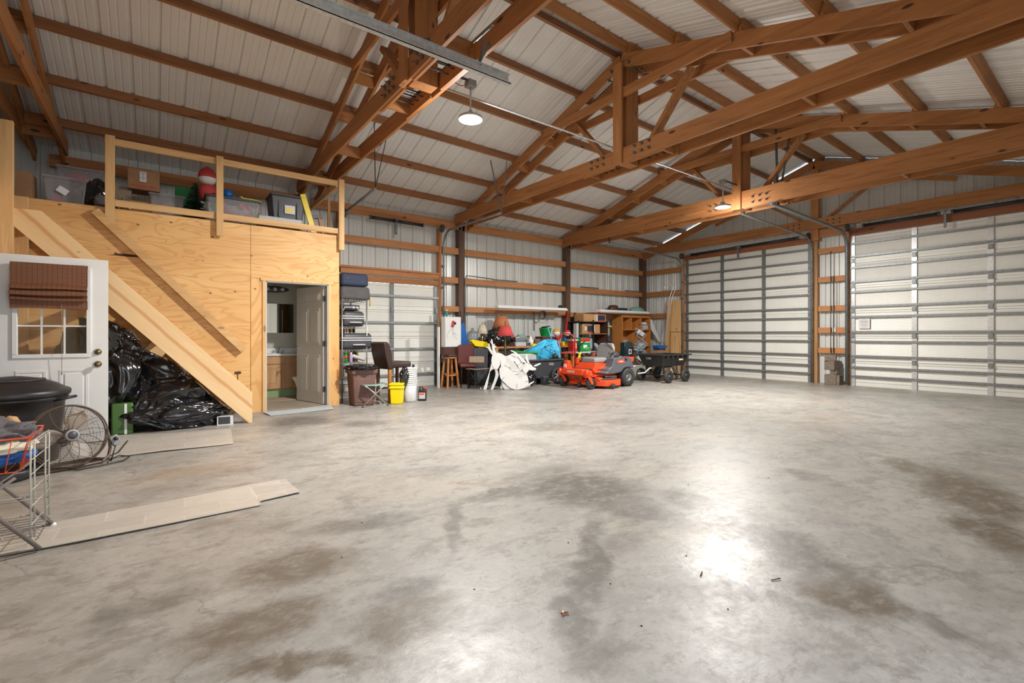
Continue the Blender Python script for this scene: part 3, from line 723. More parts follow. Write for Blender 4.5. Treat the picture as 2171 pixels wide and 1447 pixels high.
for i in range(9):
    z = .40 + i * .255; x = -.17 - i * .245
    MB().box(x - .23, x, .02, .88, z, z + .038).build('stair_tread', 'newy', t)
t = thing('stair_handrail', 'loose looking diagonal handrail mounted on the plywood wall above the stairs', 'handrail', (0, 8.17, 0))
MB().bar((-.63, 0, 2.80), (1.06, 0, .965), .04, .10).build('rail', 'newr', t, bevel=.003)
for x in (-.4, .3, .95): z = 2.80 - (x + .63) * 1.0855; MB().box(x - .03, x + .03, .02, .085, z - .03, z + .03).build('bracket', 'galvd', t)
# stain on the plywood and the outlet by the door
t = tag(MB().box(2.462, 2.492, 8.225, 8.244, .46, .60).build('wall_outlet_box', 'stool', bevel=.004), 'small brown wooden block screwed low beside the bathroom door', 'block')
struct(MB().prism([(-.525, 2.245), (-.437, 2.262), (-.44, 2.29), (-.40, 2.275), (-.344, 2.283), (-.165, 2.272), (-.154, 2.246), (-.344, 2.245), (-.43, 2.250)], .001, Matrix.Translation((0, 8.2495, 0)) @ Matrix.Rotation(PI / 2, 4, 'X')).build('trim_5', pl('dark_wood_split', (.07, .025, .012), .9)))
struct(MB().prism([(.955, .635), (.945, .60), (.985, .59), (.985, .49), (1.0, .49), (1.0, .59), (1.045, .605), (1.03, .64)], .001, Matrix.Translation((0, 8.2495, 0)) @ Matrix.Rotation(PI / 2, 4, 'X')).build('trim_6', pl('dark_burn_mark', (.09, .045, .02), .9)))
# -------- doors with panels
def raised(c, x0, x1, z0, z1, y, s=-1, d=.012):
    w_ = .022
    c.box(x0, x1, y, y + s * .005, z0, z0 + w_).box(x0, x1, y, y + s * .005, z1 - w_, z1).box(x0, x0 + w_, y, y + s * .0045, z0 + w_ + .0005, z1 - w_ - .0005).box(x1 - w_, x1, y, y + s * .0045, z0 + w_ + .0005, z1 - w_ - .0005)
    c.box(x0 + w_ * 2, x1 - w_ * 2, y, y + s * .008, z0 + w_ * 2, z1 - w_ * 2)
t = sthing('door_4', (-1.32, 6.95, .02))
W_, H_ = .895, 2.0
c = MB(); lo = .93; gx0, gx1, gz0, gz1 = .185, .715, .97, 1.86
c.box(0, gx0, 0, .044, 0, H_).box(gx1, W_, 0, .044, 0, H_).box(gx0, gx1, 0, .044, 0, gz0).box(gx0, gx1, 0, .044, gz1, H_)
for x0, x1 in ((.17, .40), (.50, .73)):
    raised(c, x0, x1, .18, .80, 0)
c.build('door_leaf', 'white', t)
c = MB()
for a, b, e, f in ((gx0 - .04, gx1 + .04, gz0 - .04, gz0), (gx0 - .04, gx1 + .04, gz1, gz1 + .04), (gx0 - .04, gx0, gz0, gz1), (gx1, gx1 + .04, gz0, gz1)):
    c.box(a, b, -.016, .0, e, f)
c.build('window_frame', 'white', t, bevel=.004)
c = MB()
for k in (1, 2):
    x = gx0 + (gx1 - gx0) * k / 3; c.box(x - .008, x + .008, .01, .02, gz0, gz1)
    z = gz0 + (gz1 - gz0) * k / 3; c.box(gx0, gx1, .0115, .0185, z - .008, z + .008)
c.build('glazing_bars', 'white', t)
MB().box(gx0, gx1, .018, .022, gz0, gz1).build('window_pane', 'glass', t)
for z, nm in ((.985, 'deadbolt'), (.85, 'door_knob')):
    M['brass'] = M.get('brass') or pl('aged_brass', (.24, .19, .10), .3, .9)
    c = MB().lathe([(.034, 0), (.034, -.008), (.016, -.012), (.012, -.03), (.027, -.04), (.03, -.055), (.02, -.068), (.001, -.07)] if nm == 'door_knob' else [(.034, 0), (.033, -.012), (.022, -.02), (.02, -.028), (.001, -.03)], (W_ - .085, 0, z), 18, 'y')
    c.build(nm, 'brass', t)
    MB().box(W_, W_ + .002, .01, .034, z - .03, z + .03).build('latch_plate', 'steel', t)
t = thing('woven_blind', 'brown woven bamboo blind gathered over the window of the white door', 'blind', (-1.18, 6.93, 1.47))
prof = [(-.035, .465), (-.037, .30), (-.038, .255), (-.085, .22), (-.09, .20), (-.045, .205), (-.05, .19), (-.095, .17), (-.10, .135), (-.05, .14), (-.05, .125), (-.088, .10), (-.085, .08), (-.045, .085), (-.042, .0), (-.03, .0)]
MB().grid([[(x, y, z + .004 * math.sin(x * 9 + z * 20)) for x in [i * .59 / 12 - .0 for i in range(13)]] for y, z in prof], smooth=False).build('woven_slats', 'blind', t, solid=.004)
MB().box(0, .59, -.03, -.005, .44, .468).build('head_rail', 'darkwood', t)
MB().tube([(.385, -.06, .2), (.387, -.045, -.2), (.384, -.03, -.66)], .0022, 5).tube([(.384, -.03, -.66), (.384, -.03, -.70)], .006, 6).build('pull_cord', 'tan', t)
# bathroom door
t = sthing('door_5', (2.298, 8.36, .02), R(105))
W_ = .88; c = MB(); c.box(0, W_, 0, .035, 0, 2.0)
for x0, x1 in ((.10, .40), (.48, .78)):
    for z0, z1 in ((.16, .82), (1.0, 1.62), (1.72, 1.92)): raised(c, x0, x1, z0, z1, .035, 1)
c.build('door_leaf', 'offwhite', t, bevel=.002)
MB().tube([(W_ - .06, .035, .93), (W_ - .06, .08, .93), (W_ - .14, .085, .93)], .011, 8).lathe([(.028, .035), (.028, .043), (.001, .044)], (W_ - .06, 0, .93), 14, 'y').build('door_handle', 'chrome', t)
for z in (.25, 1.02, 1.78): MB().box(-.012, .0, -.005, .045, z - .045, z + .045).build('hinge', 'galvd', t)
# vanity, tap, mirror, light
t = thing('vanity_cabinet', 'oak bathroom vanity with white sink top, inside the open bathroom', 'cabinet', (1.86, 9.87, 0))
MB().box(-.50, .53, -.02, .20, .16, .79).build('cabinet_body', 'oak', t)
MB().box(-.46, .49, .02, .20, 0, .16).build('plinth', 'gwall', t)
MB().box(-.53, .54, -.05, .2, .79, .83).box(-.53, .54, .17, .2, .83, .93).build('sink_top', 'white', t, bevel=.008)
for x0, x1, kx in ((-.44, .035, .0), (.05, .50, .08)):
    d = MB(); d.box(x0, x1, -.04, -.021, .18, .62); raised(d, x0 + .05, x1 - .05, .23, .57, -.04, -1); d = d.build('door', 'oak', t, bevel=.003)
    MB().ball((kx, -.05, .58), .012).build('knob', 'chrome', d)
MB().box(-.44, .50, -.04, -.021, .64, .76).build('false_drawer', 'oak', t, bevel=.003)
t = thing('sink_tap', 'chrome two-handled tap at the back of the white vanity top', 'tap', (1.88, 10.0, .83))
MB().tube([(0, 0, 0), (0, 0, .07), (0, -.05, .10), (0, -.10, .07)], .011, 8).build('spout', 'chrome', t)
MB().box(-.10, .10, -.02, .02, 0, .012).build('tap_base', 'chrome', t)
for s in (-1, 1): MB().tube([(s * .075, 0, 0), (s * .075, 0, .045)], .014, 8).tube([(s * .075, 0, .05), (s * .11, -.01, .062)], .007, 6).build('tap_handle', 'chrome', t)
t = thing('mirror_cabinet', 'frameless mirror cabinet on the bathroom wall above the vanity', 'mirror', (1.87, 10.08, 1.22))
MB().box(-.47, .30, -.01, .018, 0, .57).build('cabinet_box', 'lgrey', t); MB().box(-.47, -.0, -.016, -.0105, .005, .565).box(.004, .298, -.016, -.0105, .005, .565).build('mirror_door', 'mirror', t)
t = thing('vanity_light', 'brushed oval light bar with three bulbs above the bathroom mirror', 'light fixture', (1.83, 10.08, 2.06))
MB().lathe([(.06, .0), (.06, -.03), (.05, -.04), (.001, -.041)], (0, 0, 0), 24, 'y', sx=4.2).build('back_plate', 'galvd', t)
for k in (-1, 0, 1): MB().ball((k * .13, -.075, 0), .036).build('bulb', 'paper', t)
t = thing('toilet_seat_corner', 'sliver of a white toilet behind the open bathroom door', 'toilet', (2.2, 9.45, 0))
MB().lathe([(.12, 0), (.10, .18), (.14, .32), (.18, .38), (.18, .41), (.001, .415)], (0, 0, 0), 20).build('bowl', 'white', t)
t = tag(MB().box(-.3, .3, -.22, .22, 0, .012).build('bath_mat', 'tan', bevel=.004), 'small beige bath mat on the bathroom floor by the vanity', 'mat'); t.location = (1.73, 9.45, .013)
o = MB().grid([[(1.30, 8.06, .02), (1.8, 8.05, .018), (2.335, 8.20, .02)], [(1.345, 7.72, .008), (1.85, 7.76, .008), (2.28, 7.80, .010)]], smooth=False).build('doormat', 'mat', solid=.008)
tag(o, 'pale grey mat lying in front of the bathroom doorway', 'mat')
# vinyl runners on the concrete
def runner(pts_a, pts_b, label, lift=.006):
    n = len(pts_a); rows = []
    for k in range(5):
        f = k / 4; row = []
        for i, (a, b) in enumerate(zip(pts_a, pts_b)):
            e = max(0, (abs(k - 2) - 1)) * .004
            row.append((a[0] + (b[0] - a[0]) * f, a[1] + (b[1] - a[1]) * f, lift + e + .004 * math.sin(i * 1.7 + k)))
        rows.append(row)
    o = MB().grid(rows, smooth=False).build('vinyl_runner', 'vinyl', solid=.004); return tag(o, label, 'floor runner', 'stone-look vinyl offcuts')
runner([(-.75, 7.25), (-.34, 7.22), (0, 7.12), (.4, 7.03), (.76, 6.95)], [(-.8, 6.0), (-.28, 6.02), (.05, 6.02), (.35, 5.99), (.68, 5.98)], 'cut strip of stone-look vinyl lying before the black bag heap')
runner([(-1.2, 4.12), (-.58, 4.13), (-.18, 4.18), (.2, 4.21), (.585, 4.25), (.60, 4.25), (.86, 4.27)], [(-1.2, 3.70), (-.67, 3.70), (-.36, 3.68), (.1, 3.69), (.585, 3.72), (.60, 3.80), (.875, 3.83)], 'long strip of stone-look vinyl nearest the camera, under the wire rack')
# ================================================================= LEFT FOREGROUND
# crumpled bin-bag sheets
def crumple(name, label, c, r, amp=.22, seed=0, flat=0, mt='bagp', lev=6, cat='bin bag', group='black bin bags under the stairs', f=2.2, clamp=None):
    bm = bmesh.new(); bmesh.ops.create_icosphere(bm, subdivisions=lev, radius=1)
    off = Vector((seed * 7.3, seed * 3.1, seed * 5.7))
    for v in bm.verts:
        p = v.co.copy(); q = p * f + off
        q2 = q + mn.noise_vector(q * .8) * .9
        q3 = Vector((q2.x + q2.z * .8, q2.y, q2.z * .45 - q2.x * .3))
        d = .55 - abs(mn.noise(q2 * .7)) * 1.5 + .22 - abs(mn.noise(q3 * 1.9)) * .8 + (.1 - abs(mn.noise(q3 * 4.3)) * .30) + (.03 - abs(mn.noise(q3 * 9)) * .1)
        s_ = 1 + amp * d
        v.co = Vector((p.x * r[0] * s_, p.y * r[1] * s_, p.z * r[2] * s_ * (1 if p.z > 0 else .92)))
        if clamp: v.co = clamp(v.co)
        if v.co.z + c[2] < .01: v.co.z = .01 - c[2] + .004 * mn.noise(q * 9)
    for fc in bm.faces: fc.smooth = True
    me = bpy.data.meshes.new(name); bm.to_mesh(me); bm.free(); me.materials.append(M[mt])
    o = bpy.data.objects.new(name, me); COL.objects.link(o); o.location = c
    return tag(o, label, cat, group or None)
def under_stairs(cx, cz):
    SIL = [(-1.2, 1.45), (-.48, 1.40), (-.23, 1.24), (-.12, 1.02), (.04, .94), (.24, .82), (.46, .55), (.74, .24), (1.2, .05)]
    def f(p):
        x = p.x + cx
        for (a, za), (b, zb) in zip(SIL, SIL[1:]):
            if a <= x <= b:
                zm = za + (zb - za) * (x - a) / (b - a) - cz - .02
                if p.z > zm: p.z = zm + .15 * (p.z - zm) * 0 + .03 * mn.noise(p * 9)
        return p
    return f
heap = thing('plastic_sheeting_heap', 'tall glossy heap of black plastic sheeting filling the space under the stairs', 'plastic sheeting', (0, 7.66, 0))
for c_, r_, am, sd, f_ in (((-.44, .06, .72), (.42, .30, .70), .42, 1, 1.2), ((.20, .02, .36), (.58, .30, .50), .40, 2, 1.25), ((.22, -.12, .18), (.54, .26, .24), .42, 3, 1.4)):
    o = crumple('plastic_fold', 'x', c_, r_, am, sd, f=f_, clamp=under_stairs(c_[0], c_[2])); o.parent = heap
    for k_ in ('label', 'category', 'group'):
        if k_ in o: del o[k_]
t = thing('green_cushion_case', 'green upright vinyl case with one white stripe, beneath the black bags', 'case', (-.32, 7.36, 0))
MB().tbox((0, .09, 0), (.21, .20, .37), (1, 1)).build('case_body', 'greenfab', t, bevel=.02, seg=3)
MB().box(.02, .045, -.0135, -.009, .004, .366).build('white_stripe', 'white', t)
t = board('cardboard_flap', 'small plywood offcut leaning behind the black bags below the stairs', (0, .22, 0, .012, 0, .30), 'newx'); t.location = (-.12, 8.12, .82); t.rotation_euler = (R(-10), R(38), 0)
t = thing('small_printed_box', 'small white box with a dark photo panel beside the bag heap', 'box', (.74, 7.34, 0), R(-12))
MB().box(-.09, .09, -.03, .03, 0, .12).build('box_body', 'paper', t); MB().box(-.075, .06, -.033, -.0305, .015, .11).build('photo_panel', 'dgrey', t)
crumple('clear_plastic_bag', 'crumpled clear plastic bag at the foot of the stairs', (.88, 7.46, .05), (.16, .09, .08), .5, 9, mt='clear', lev=4, cat='plastic bag', group=None)
# large round black bin
t = thing('round_bin', 'large round black bin with a domed lid, standing before the white door', 'bin', (-1.064, 6.29, 0))
BS = Matrix.Diagonal((1.13, 1.13, .945, 1))
MB().lathe([(.26, 0), (.28, .01), (.315, .5), (.325, .62), (.345, .625), (.345, .66), (.31, .665)], n=40, m=BS).build('bin_body', 'black', t)
MB().lathe([(.355, .66), (.36, .68), (.36, .71), (.345, .725), (.33, .73), (.27, .78), (.17, .83), (.06, .855), (.001, .858)], n=40, m=BS).build('bin_lid', 'black', t)
for a in (-20, 160):
    a = R(a); d = Vector((math.cos(a), math.sin(a), 0)); e = Vector((-d.y, d.x, 0))
    MB().tube([BS @ q for q in [d * .31 + e * .07 + Vector((0, 0, .62)), d * .40 + e * .055 + Vector((0, 0, .64)), d * .40 - e * .055 + Vector((0, 0, .64)), d * .31 - e * .07 + Vector((0, 0, .62))]], .014, 8).build('handle', 'black', t)
MB().tube([BS @ Vector((math.cos(R(a)) * .2, math.sin(R(a)) * .2, .822)) for a in range(-140, 41, 12)], .005, 6).build('lid_rib', 'dgrey', t)
SM = Matrix.Translation((.20, -.275, .40)) @ Matrix.Rotation(R(36), 4, 'Z')
MB().box(-.03, .03, -.002, .002, 0, .08, SM).build('yellow_sticker', 'yellow', t); MB().box(-.02, .02, -.004, -.0025, .012, .068, SM).build('sticker_print', 'black', t)
t2 = tag(MB().lathe([(.20, 0), (.22, .02), (.225, .07), (.21, .09), (.20, .07), (.001, .05)], (-1.02, 5.66, 0), 32).build('black_floor_tray', 'black'), 'shallow round black tub on the floor between the bin and the wire rack', 'tub')
# drum fan
t = thing('floor_fan', 'round high-velocity floor fan with brown wire guard and three blades', 'fan', (-.63, 5.80, .285), R(24))
RF = .27
tilt = Matrix.Rotation(R(-12), 4, 'X')
def fp(a, r, y): return tilt @ Vector((math.cos(a) * r, y, math.sin(a) * r))
MB().tube([fp(2 * PI * i / 48, RF, -.06) for i in range(48)], .008, 8, True).tube([fp(2 * PI * i / 48, RF + .005, .0) for i in range(48)], .007, 8, True).build('rim_ring', 'hammer', t)
c = MB()
for k in range(28):
    r = .055 + k * (RF - .06) / 28; y = -.075 - .03 * math.cos(r / RF * PI / 2)
    c.tube([fp(2 * PI * i / 40, r, y) for i in range(40)], .0013, 4, True)
for k in range(12):
    a0 = 2 * PI * k / 12; c.tube([fp(a0 + .5 * (1 - j / 8), .05 + (RF - .05) * j / 8, -.078 - .03 * math.cos((.05 + (RF - .05) * j / 8) / RF * PI / 2)) for j in range(9)], .0024, 5)
c.build('front_guard', 'hammer', t)
c = MB()
for k in range(10):
    r = .06 + k * (RF - .06) / 10
    c.tube([fp(2 * PI * i / 36, r, .09 * (1 - (r / RF) ** 2) + .03) for i in range(36)], .0011, 4, True)
for k in range(14):
    a0 = 2 * PI * k / 14; c.tube([fp(a0, .05 + (RF - .05) * j / 6, .09 * (1 - ((.05 + (RF - .05) * j / 6) / RF) ** 2) + .03) for j in range(7)], .002, 5)
c.build('rear_guard', 'hammer', t)
for k in range(3):
    a0 = 2 * PI * k / 3 + .9; rows = []
    for j in range(8):
        r = .05 + j * .185 / 7; hw = .18 + .42 * math.sin(PI * min(1, (j + 1.2) / 8.5))
        rows.append([fp(a0 + (q / 6 - .5) * 2 * hw * (1 - .25 * j / 7) + .25 * j / 7, r, -.015 + (q / 6 - .5) * .07) for q in range(7)])
    MB().grid(rows).build('blade', 'fanblade', t, solid=.002)
MB().lathe([(.001, -.115), (.045, -.113), (.052, -.108), (.056, -.09)], (0, 0, 0), 28, 'y', m=tilt).build('hub_ring', 'grey', t)
MB().lathe([(.001, -.120), (.034, -.118), (.036, -.113)], (0, 0, 0), 28, 'y', m=tilt).build('hub_badge', 'dgrey', t)
MB().lathe([(.06, .0), (.065, .03), (.06, .11), (.03, .13), (.001, .13)], (0, 0, 0), 20, 'y', m=tilt).build('motor', 'black', t)
MB().tube([(.285, .0, .02), (.305, .0, -.08), (.31, 0, -.17), (.29, -.02, -.235), (.22, -.08, -.265), (0, -.10, -.268), (-.22, -.08, -.265), (-.29, -.02, -.235), (-.31, 0, -.17), (-.30, 0, 0), (-.285, 0, .02)], .013, 8).build('stand', 'hammer', t)
MB().tube([(.29, -.02, -.262), (.2, .16, -.265), (-.2, .16, -.265), (-.29, -.02, -.262)], .013, 8).build('stand', 'hammer', t)
c = MB().box(-.035, .035, -.02, .02, -.05, .05, Matrix.Translation((.345, -.01, -.10)) @ Matrix.Rotation(R(-25), 4, 'Y')); sb = c.build('switch_box', 'grey', t, bevel=.008)
MB().lathe([(.001, -.045), (.015, -.044), (.018, -.02)], (.34, -.01, -.08), 14, 'y').build('switch_knob', 'black', sb)
t = tag(MB().tube([(-.30, 5.80, .16), (-.33, 5.75, .03), (-.35, 5.9, .012), (-.29, 6.05, .012), (-.2, 5.95, .012), (-.24, 5.78, .012), (-.40, 5.68, .012), (-.55, 5.62, .012), (-.62, 5.7, .012), (-.42, 5.92, .012), (-.3, 6.2, .014), (-.25, 6.8, .016)], .006, 6).build('power_cord', 'black'), 'black power cord looped on the concrete beside the floor fan', 'cord')
# wire laundry rack with basket
t = thing('wire_rack_trolley', 'grey wire rack on crossed metal tube legs, left foreground', 'rack', (-.51, 3.9, 0))
for y in (-.23, .19):
    MB().tube([(-.60 + (0 if y < 0 else .0), y, .78), (0, y, .014)], .011, 10).build('leg', 'tube', t)
    MB().tube([(.0 - .62, y + .012, .014), (-.10, y + .012, .42)], .009, 10).build('leg', 'tube', t)
MB().ball((.0, .19, .014), .014).build('foot_cap', 'paper', t)
for y in (-.22, .2): MB().tube([(-.62, y, .014), (.0, y, .02)], .005, 6).build('base_wire', 'tube', t)
# upright end panel
X1 = -.045; c = MB(); ys = [-.19, -.08, .03, .15]
for y in ys: c.tube([(X1 + (.03 if y > 0 else .0), y, .04 + (.05 if y > 0 else 0)), (X1 + (.03 if y > 0 else 0), y, .60)], .0045, 6)
for z in (.14, .24, .33, .42, .50, .585, .60): c.tube([(X1, -.19, z), (X1 + .03, .15, z + .012)], .003, 6)
c.build('end_grid', 'wirew', t)
c = MB()
for z in (.30, .20): c.tube([(-.8, -.2, z), (X1, -.19, z)], .003, 6).tube([(-.8, .16, z), (X1 + .03, .15, z)], .003, 6)
for k in range(8): y = -.20 + k * .05; c.tube([(-.8, y, .09), (X1 + .02, y, .085), (X1 + .035, y, .07), (X1 + .02, y, .06)], .003, 6)
for k in range(4): c.tube([(-.7 + k * .18, -.21, .087), (-.7 + k * .18, .17, .087)], .003, 6)
c.build('lower_shelf', 'tube', t)
t = thing('wire_basket', 'red-orange wire basket full of cloths on top of the grey rack', 'basket', (-.86, 4.12, .40))
c = MB(); w2, d2 = .24, .20
def rect(z, e, r): return [(-w2 - e, -d2 - e, z), (w2 + e, -d2 - e, z), (w2 + e, d2 + e, z), (-w2 - e, d2 + e, z)]
c.tube(rect(.20, .03, 0), .005, 6, True); c.tube(rect(.0, -.02, 0), .0035, 6, True)
c.build('basket_rim', 'hotred', t)
c = MB()
for k in range(9):
    f = -1 + k / 4
    c.tube([(f * (w2 - .02), -d2 + .02, 0), (f * (w2 + .03), -d2 - .03, .20)], .0024, 5).tube([(f * (w2 - .02), d2 - .02, 0), (f * (w2 + .03), d2 + .03, .20)], .0024, 5)
    c.tube([(w2 - .02, f * (d2 - .02), 0), (w2 + .03, f * (d2 + .03), .20)], .0024, 5).tube([(-w2 + .02, f * (d2 - .02), 0), (-w2 - .03, f * (d2 + .03), .20)], .0024, 5)
    c.tube([(f * (w2 - .02), -d2 + .02, 0), (f * (w2 - .02), d2 - .02, 0)], .002, 5)
c.build('basket_wires', 'hotred', t)
crumple('grey_towel', 'crumpled grey towel heaped in the red wire basket', (-.86, 4.12, .60), (.24, .19, .10), .3, 12, mt='towelg', lev=5, cat='towel', group=None)
crumple('blue_cloth', 'folded blue cloth beneath the grey towel in the wire basket', (-.82, 4.10, .475), (.20, .16, .06), .3, 13, mt='towelb', lev=5, cat='cloth', group=None)
crumple('white_cloth', 'white cloth layered between the blue cloth and grey towel', (-.82, 4.08, .53), (.22, .17, .045), .3, 14, mt='cream', lev=4, cat='cloth', group=None)
crumple('brown_fur_glove', 'small fuzzy brown mitten poking from the cloths in the basket', (-.72, 4.24, .63), (.04, .05, .06), .2, 15, mt='card', lev=3, cat='mitten', group=None)
# ================================================================= LOFT CLUTTER (z0 = 2.90)
Z0 = 2.90
def tote(label, x, y, w_, d, h, body, lid=None, z=Z0, sticker=None, name='storage_tote', rz=0, handles=True, tagcat='storage tote'):
    t = thing(name, label, tagcat, (x, y, z), rz, 'storage totes on the loft')
    MB().tbox((0, 0, 0), (w_ * .86, d * .86, h - .03), (1 / .86, 1 / .86)).build('tote_body', body, t, bevel=.015)
    MB().box(-w_ / 2 - .015, w_ / 2 + .015, -d / 2 - .015, d / 2 + .015, h - .035, h).build('tote_lid', lid or body, t, bevel=.01)
    if sticker: sticker(t)
    return t
def stk(x, z, w_, h, mt, y): return lambda t: MB().box(x - w_ / 2, x + w_ / 2, y - .004, y, z, z + h).build('sticker', mt, t)
def st1(t):
    MB().box(-.055, .055, -.205, -.199, -.04, .04, Matrix.Translation((-.02, 0, .17)) @ Matrix.Rotation(R(32), 4, 'Y')).build('paper_label', 'paper', t)
    MB().box(-.13, -.05, -.13, .0, .0, .12).build('red_item', 'redfab', t)
tote('clear open tote with a tilted paper label, leftmost on the loft', -.95, 8.68, .42, .36, .36, 'clear', sticker=st1)
def st2(t): MB().ball((-.1, -.05, .5), .12, sc=(1.3, .6, .9)).build('red_item', 'redfab', t)
tote('larger clear tote holding red items, raised behind the leftmost tote', -.80, 9.25, .60, .36, .66, 'clear', sticker=st2)
crumple('black_bag', 'black printed bag with pale figures beside the leftmost loft tote', (-.62, 8.60, 3.07), (.15, .12, .22), .3, 21, lev=4, cat='bag', group=None)
crumple('pale_plush', 'pale pink plush leaning on the black bag on the loft', (-.60, 8.46, 2.98), (.06, .05, .09), .25, 22, mt='towelg', lev=4, cat='plush toy', group=None)
crumple('tinsel_clump', 'clump of silver tinsel beside the first loft post', (-.36, 8.5, 2.97), (.08, .06, .08), .6, 23, mt='chrome', lev=4, cat='tinsel', group=None, f=5)
def carton(label, x, y, w_, d, h, z, mt='card', extra=None, rz=0, name='cardboard_box', group='cardboard boxes on the loft'):
    t = thing(name, label, 'box', (x, y, z), rz, group)
    MB().box(-w_ / 2, w_ / 2, -d / 2, d / 2, 0, h).build('box_body', mt, t, bevel=.004)
    MB().box(-w_ / 2 + .002, w_ / 2 - .002, -.025, .025, h - .002, h + .002).box(-.0, .001, -d / 2, d / 2, h - .001, h + .003).build('packing_tape', 'tan', t)
    if extra: extra(t)
    return t
def cx(t):
    MB().box(-.05, .03, -.184, -.181, .12, .27).build('shipping_label', 'paper', t)
    c = MB()
    for i, wd in enumerate((.06, .05, .03, .06, .04)): c.box(-.01 - wd / 2, -.01 + wd / 2, -.187, -.1845, .25 - i * .025, .257 - i * .025)
    c.build('label_print', 'dgrey', t); MB().box(-.16, .16, -.183, -.181, .05, .065).box(-.10, .12, -.183, -.181, .02, .032).build('printed_band', 'redfab', t)
carton('brown carton with a white shipping label on top of the loft boxes', -.14, 9.2, .38, .36, .30, 3.36, 'carddark', cx)
carton('long low tan carton under the labelled carton on the loft', -.15, 9.1, .46, .40, .26, Z0, 'carddark')
tote('frosted tote with a red cloth inside, right of the tan cartons', .14, 9.0, .42, .34, .40, 'clear', sticker=lambda t: MB().ball((-.03, -.05, .2), .09, sc=(1.2, .6, .8)).build('red_item', 'redfab', t))
carton('dark grey carton behind the first pine loft post', -.42, 9.3, .26, .3, .5, Z0, 'tan')
t = thing('christmas_tree', 'dark artificial Christmas tree beside a green box on the loft', 'artificial tree', (.50, 8.98, Z0))
c = MB(); random.seed(3)
for k in range(420):
    a = random.random() * 2 * PI; z = random.random() * .66; r = .235 * (1 - z / .8); c.tube([(0, 0, z), (math.cos(a) * r, math.sin(a) * r, z - .04 + random.random() * .05)], [.012, .003], 4)
c.build('branches', 'dkgreen', t); MB().tube([(0, 0, 0), (0, 0, .68)], .012, 6).build('trunk', 'darkwood', t)
carton('upright green gift box behind the dark artificial tree', .40, 9.36, .30, .14, .66, Z0, 'green')
t = thing('plush_snowman_head', 'red hatted white plush head on top of the artificial tree', 'plush toy', (.66, 8.95, 3.58))
MB().ball((0, 0, .08), .12, 16, (1, .8, .8)).build('head', 'boardw', t)
MB().lathe([(.128, .10), (.125, .15), (.09, .22), (.03, .27), (.001, .28)], n=18).build('hat', 'redfab', t)
MB().lathe([(.09, -.02), (.13, -.12), (.10, -.26), (.001, -.27)], n=14).build('red_coat', 'redfab', t)
def st3(t):
    random.seed(9)
    for i in range(16):
        MB().ball((-.28 + .56 * random.random(), -.14 + .03 * random.random(), .06 + .24 * random.random()), .03 + .03 * random.random(), 8).build('ornament', random.choice(['redfab', 'redfab', 'green', 'boardw', 'red']), t)
tote('clear tote of red and green Christmas ornaments behind the middle post', .96, 8.62, .72, .40, .40, 'clear', 'dgrey', sticker=st3)
t = thing('toy_boat', 'yellow curved toy on the lid of the ornament tote', 'toy', (1.21, 8.55, 3.32)); MB().tube([(-.14, 0, .04), (-.1, 0, .01), (.06, 0, .01), (.15, 0, .0)], .018, 8).build('hull', 'yellow', t)
t = thing('blue_toy', 'small blue toy on the ornament tote beside the middle post', 'toy', (.90, 8.6, 3.31)); MB().ball((0, 0, .07), .075, 10).build('body', 'blue', t)
tag(MB().box(1.30, 1.96, 8.45, 8.75, 2.95, 3.10).box(1.92, 1.98, 8.45, 8.75, 2.90, 2.98).build('grey_flat_lid', 'lgrey', bevel=.02), 'long flat pale grey lid under the black tote on the loft', 'lid')
def st4(t):
    MB().box(-.06, .10, -.236, -.232, .10, .24).build('sticker', 'paper', t); MB().box(-.04, .06, -.239, -.2365, .13, .19).build('sticker_picture', 'yellow', t)
    for x in (-.14, .14): MB().box(x - .012, x + .012, -.24, -.2, .04, .3).build('rib', 'dgrey', t)
tote('big dark grey tote with a yellow picture sticker, right end of loft', 1.78, 8.85, .52, .46, .42, 'dgrey', z=3.11, sticker=st4)
o = MB().bar((2.0, 8.62, 3.58), (2.19, 8.62, 2.92), .03, .09, up=(1, 0, 0)).build('yellow_level', 'yellow', bevel=.004); tag(o, 'yellow spirit level leaning at the right end of the loft', 'spirit level')
t = thing('folded_attic_ladder', 'folded timber ladder end with black brackets at the loft edge', 'ladder', (2.28, 8.66, Z0), R(0))
for x in (-.05, .07): MB().box(x - .02, x + .02, -.02, .03, 0, .33, Matrix.Rotation(R(-12), 4, 'Y')).build('side_board', 'girtz', t)
MB().box(-.14, .10, -.03, .06, .31, .37, Matrix.Rotation(R(-8), 4, 'Y')).build('bracket', 'black', t)
o = MB().tube([(2.30, 9.6, 3.1), (2.34, 9.6, 3.35), (2.31, 9.58, 3.6)], .012, 6).build('red_rope', 'red'); tag(o, 'thin red cord hanging at the loft corner', 'cord')
MBx = thing('grey_duffel', 'dark cardboard box at the far left corner of the loft', 'box', (-1.30, 8.55, Z0)); MB().box(-.10, .05, -.1, .2, 0, .34).build('box_body', 'carddark', MBx)
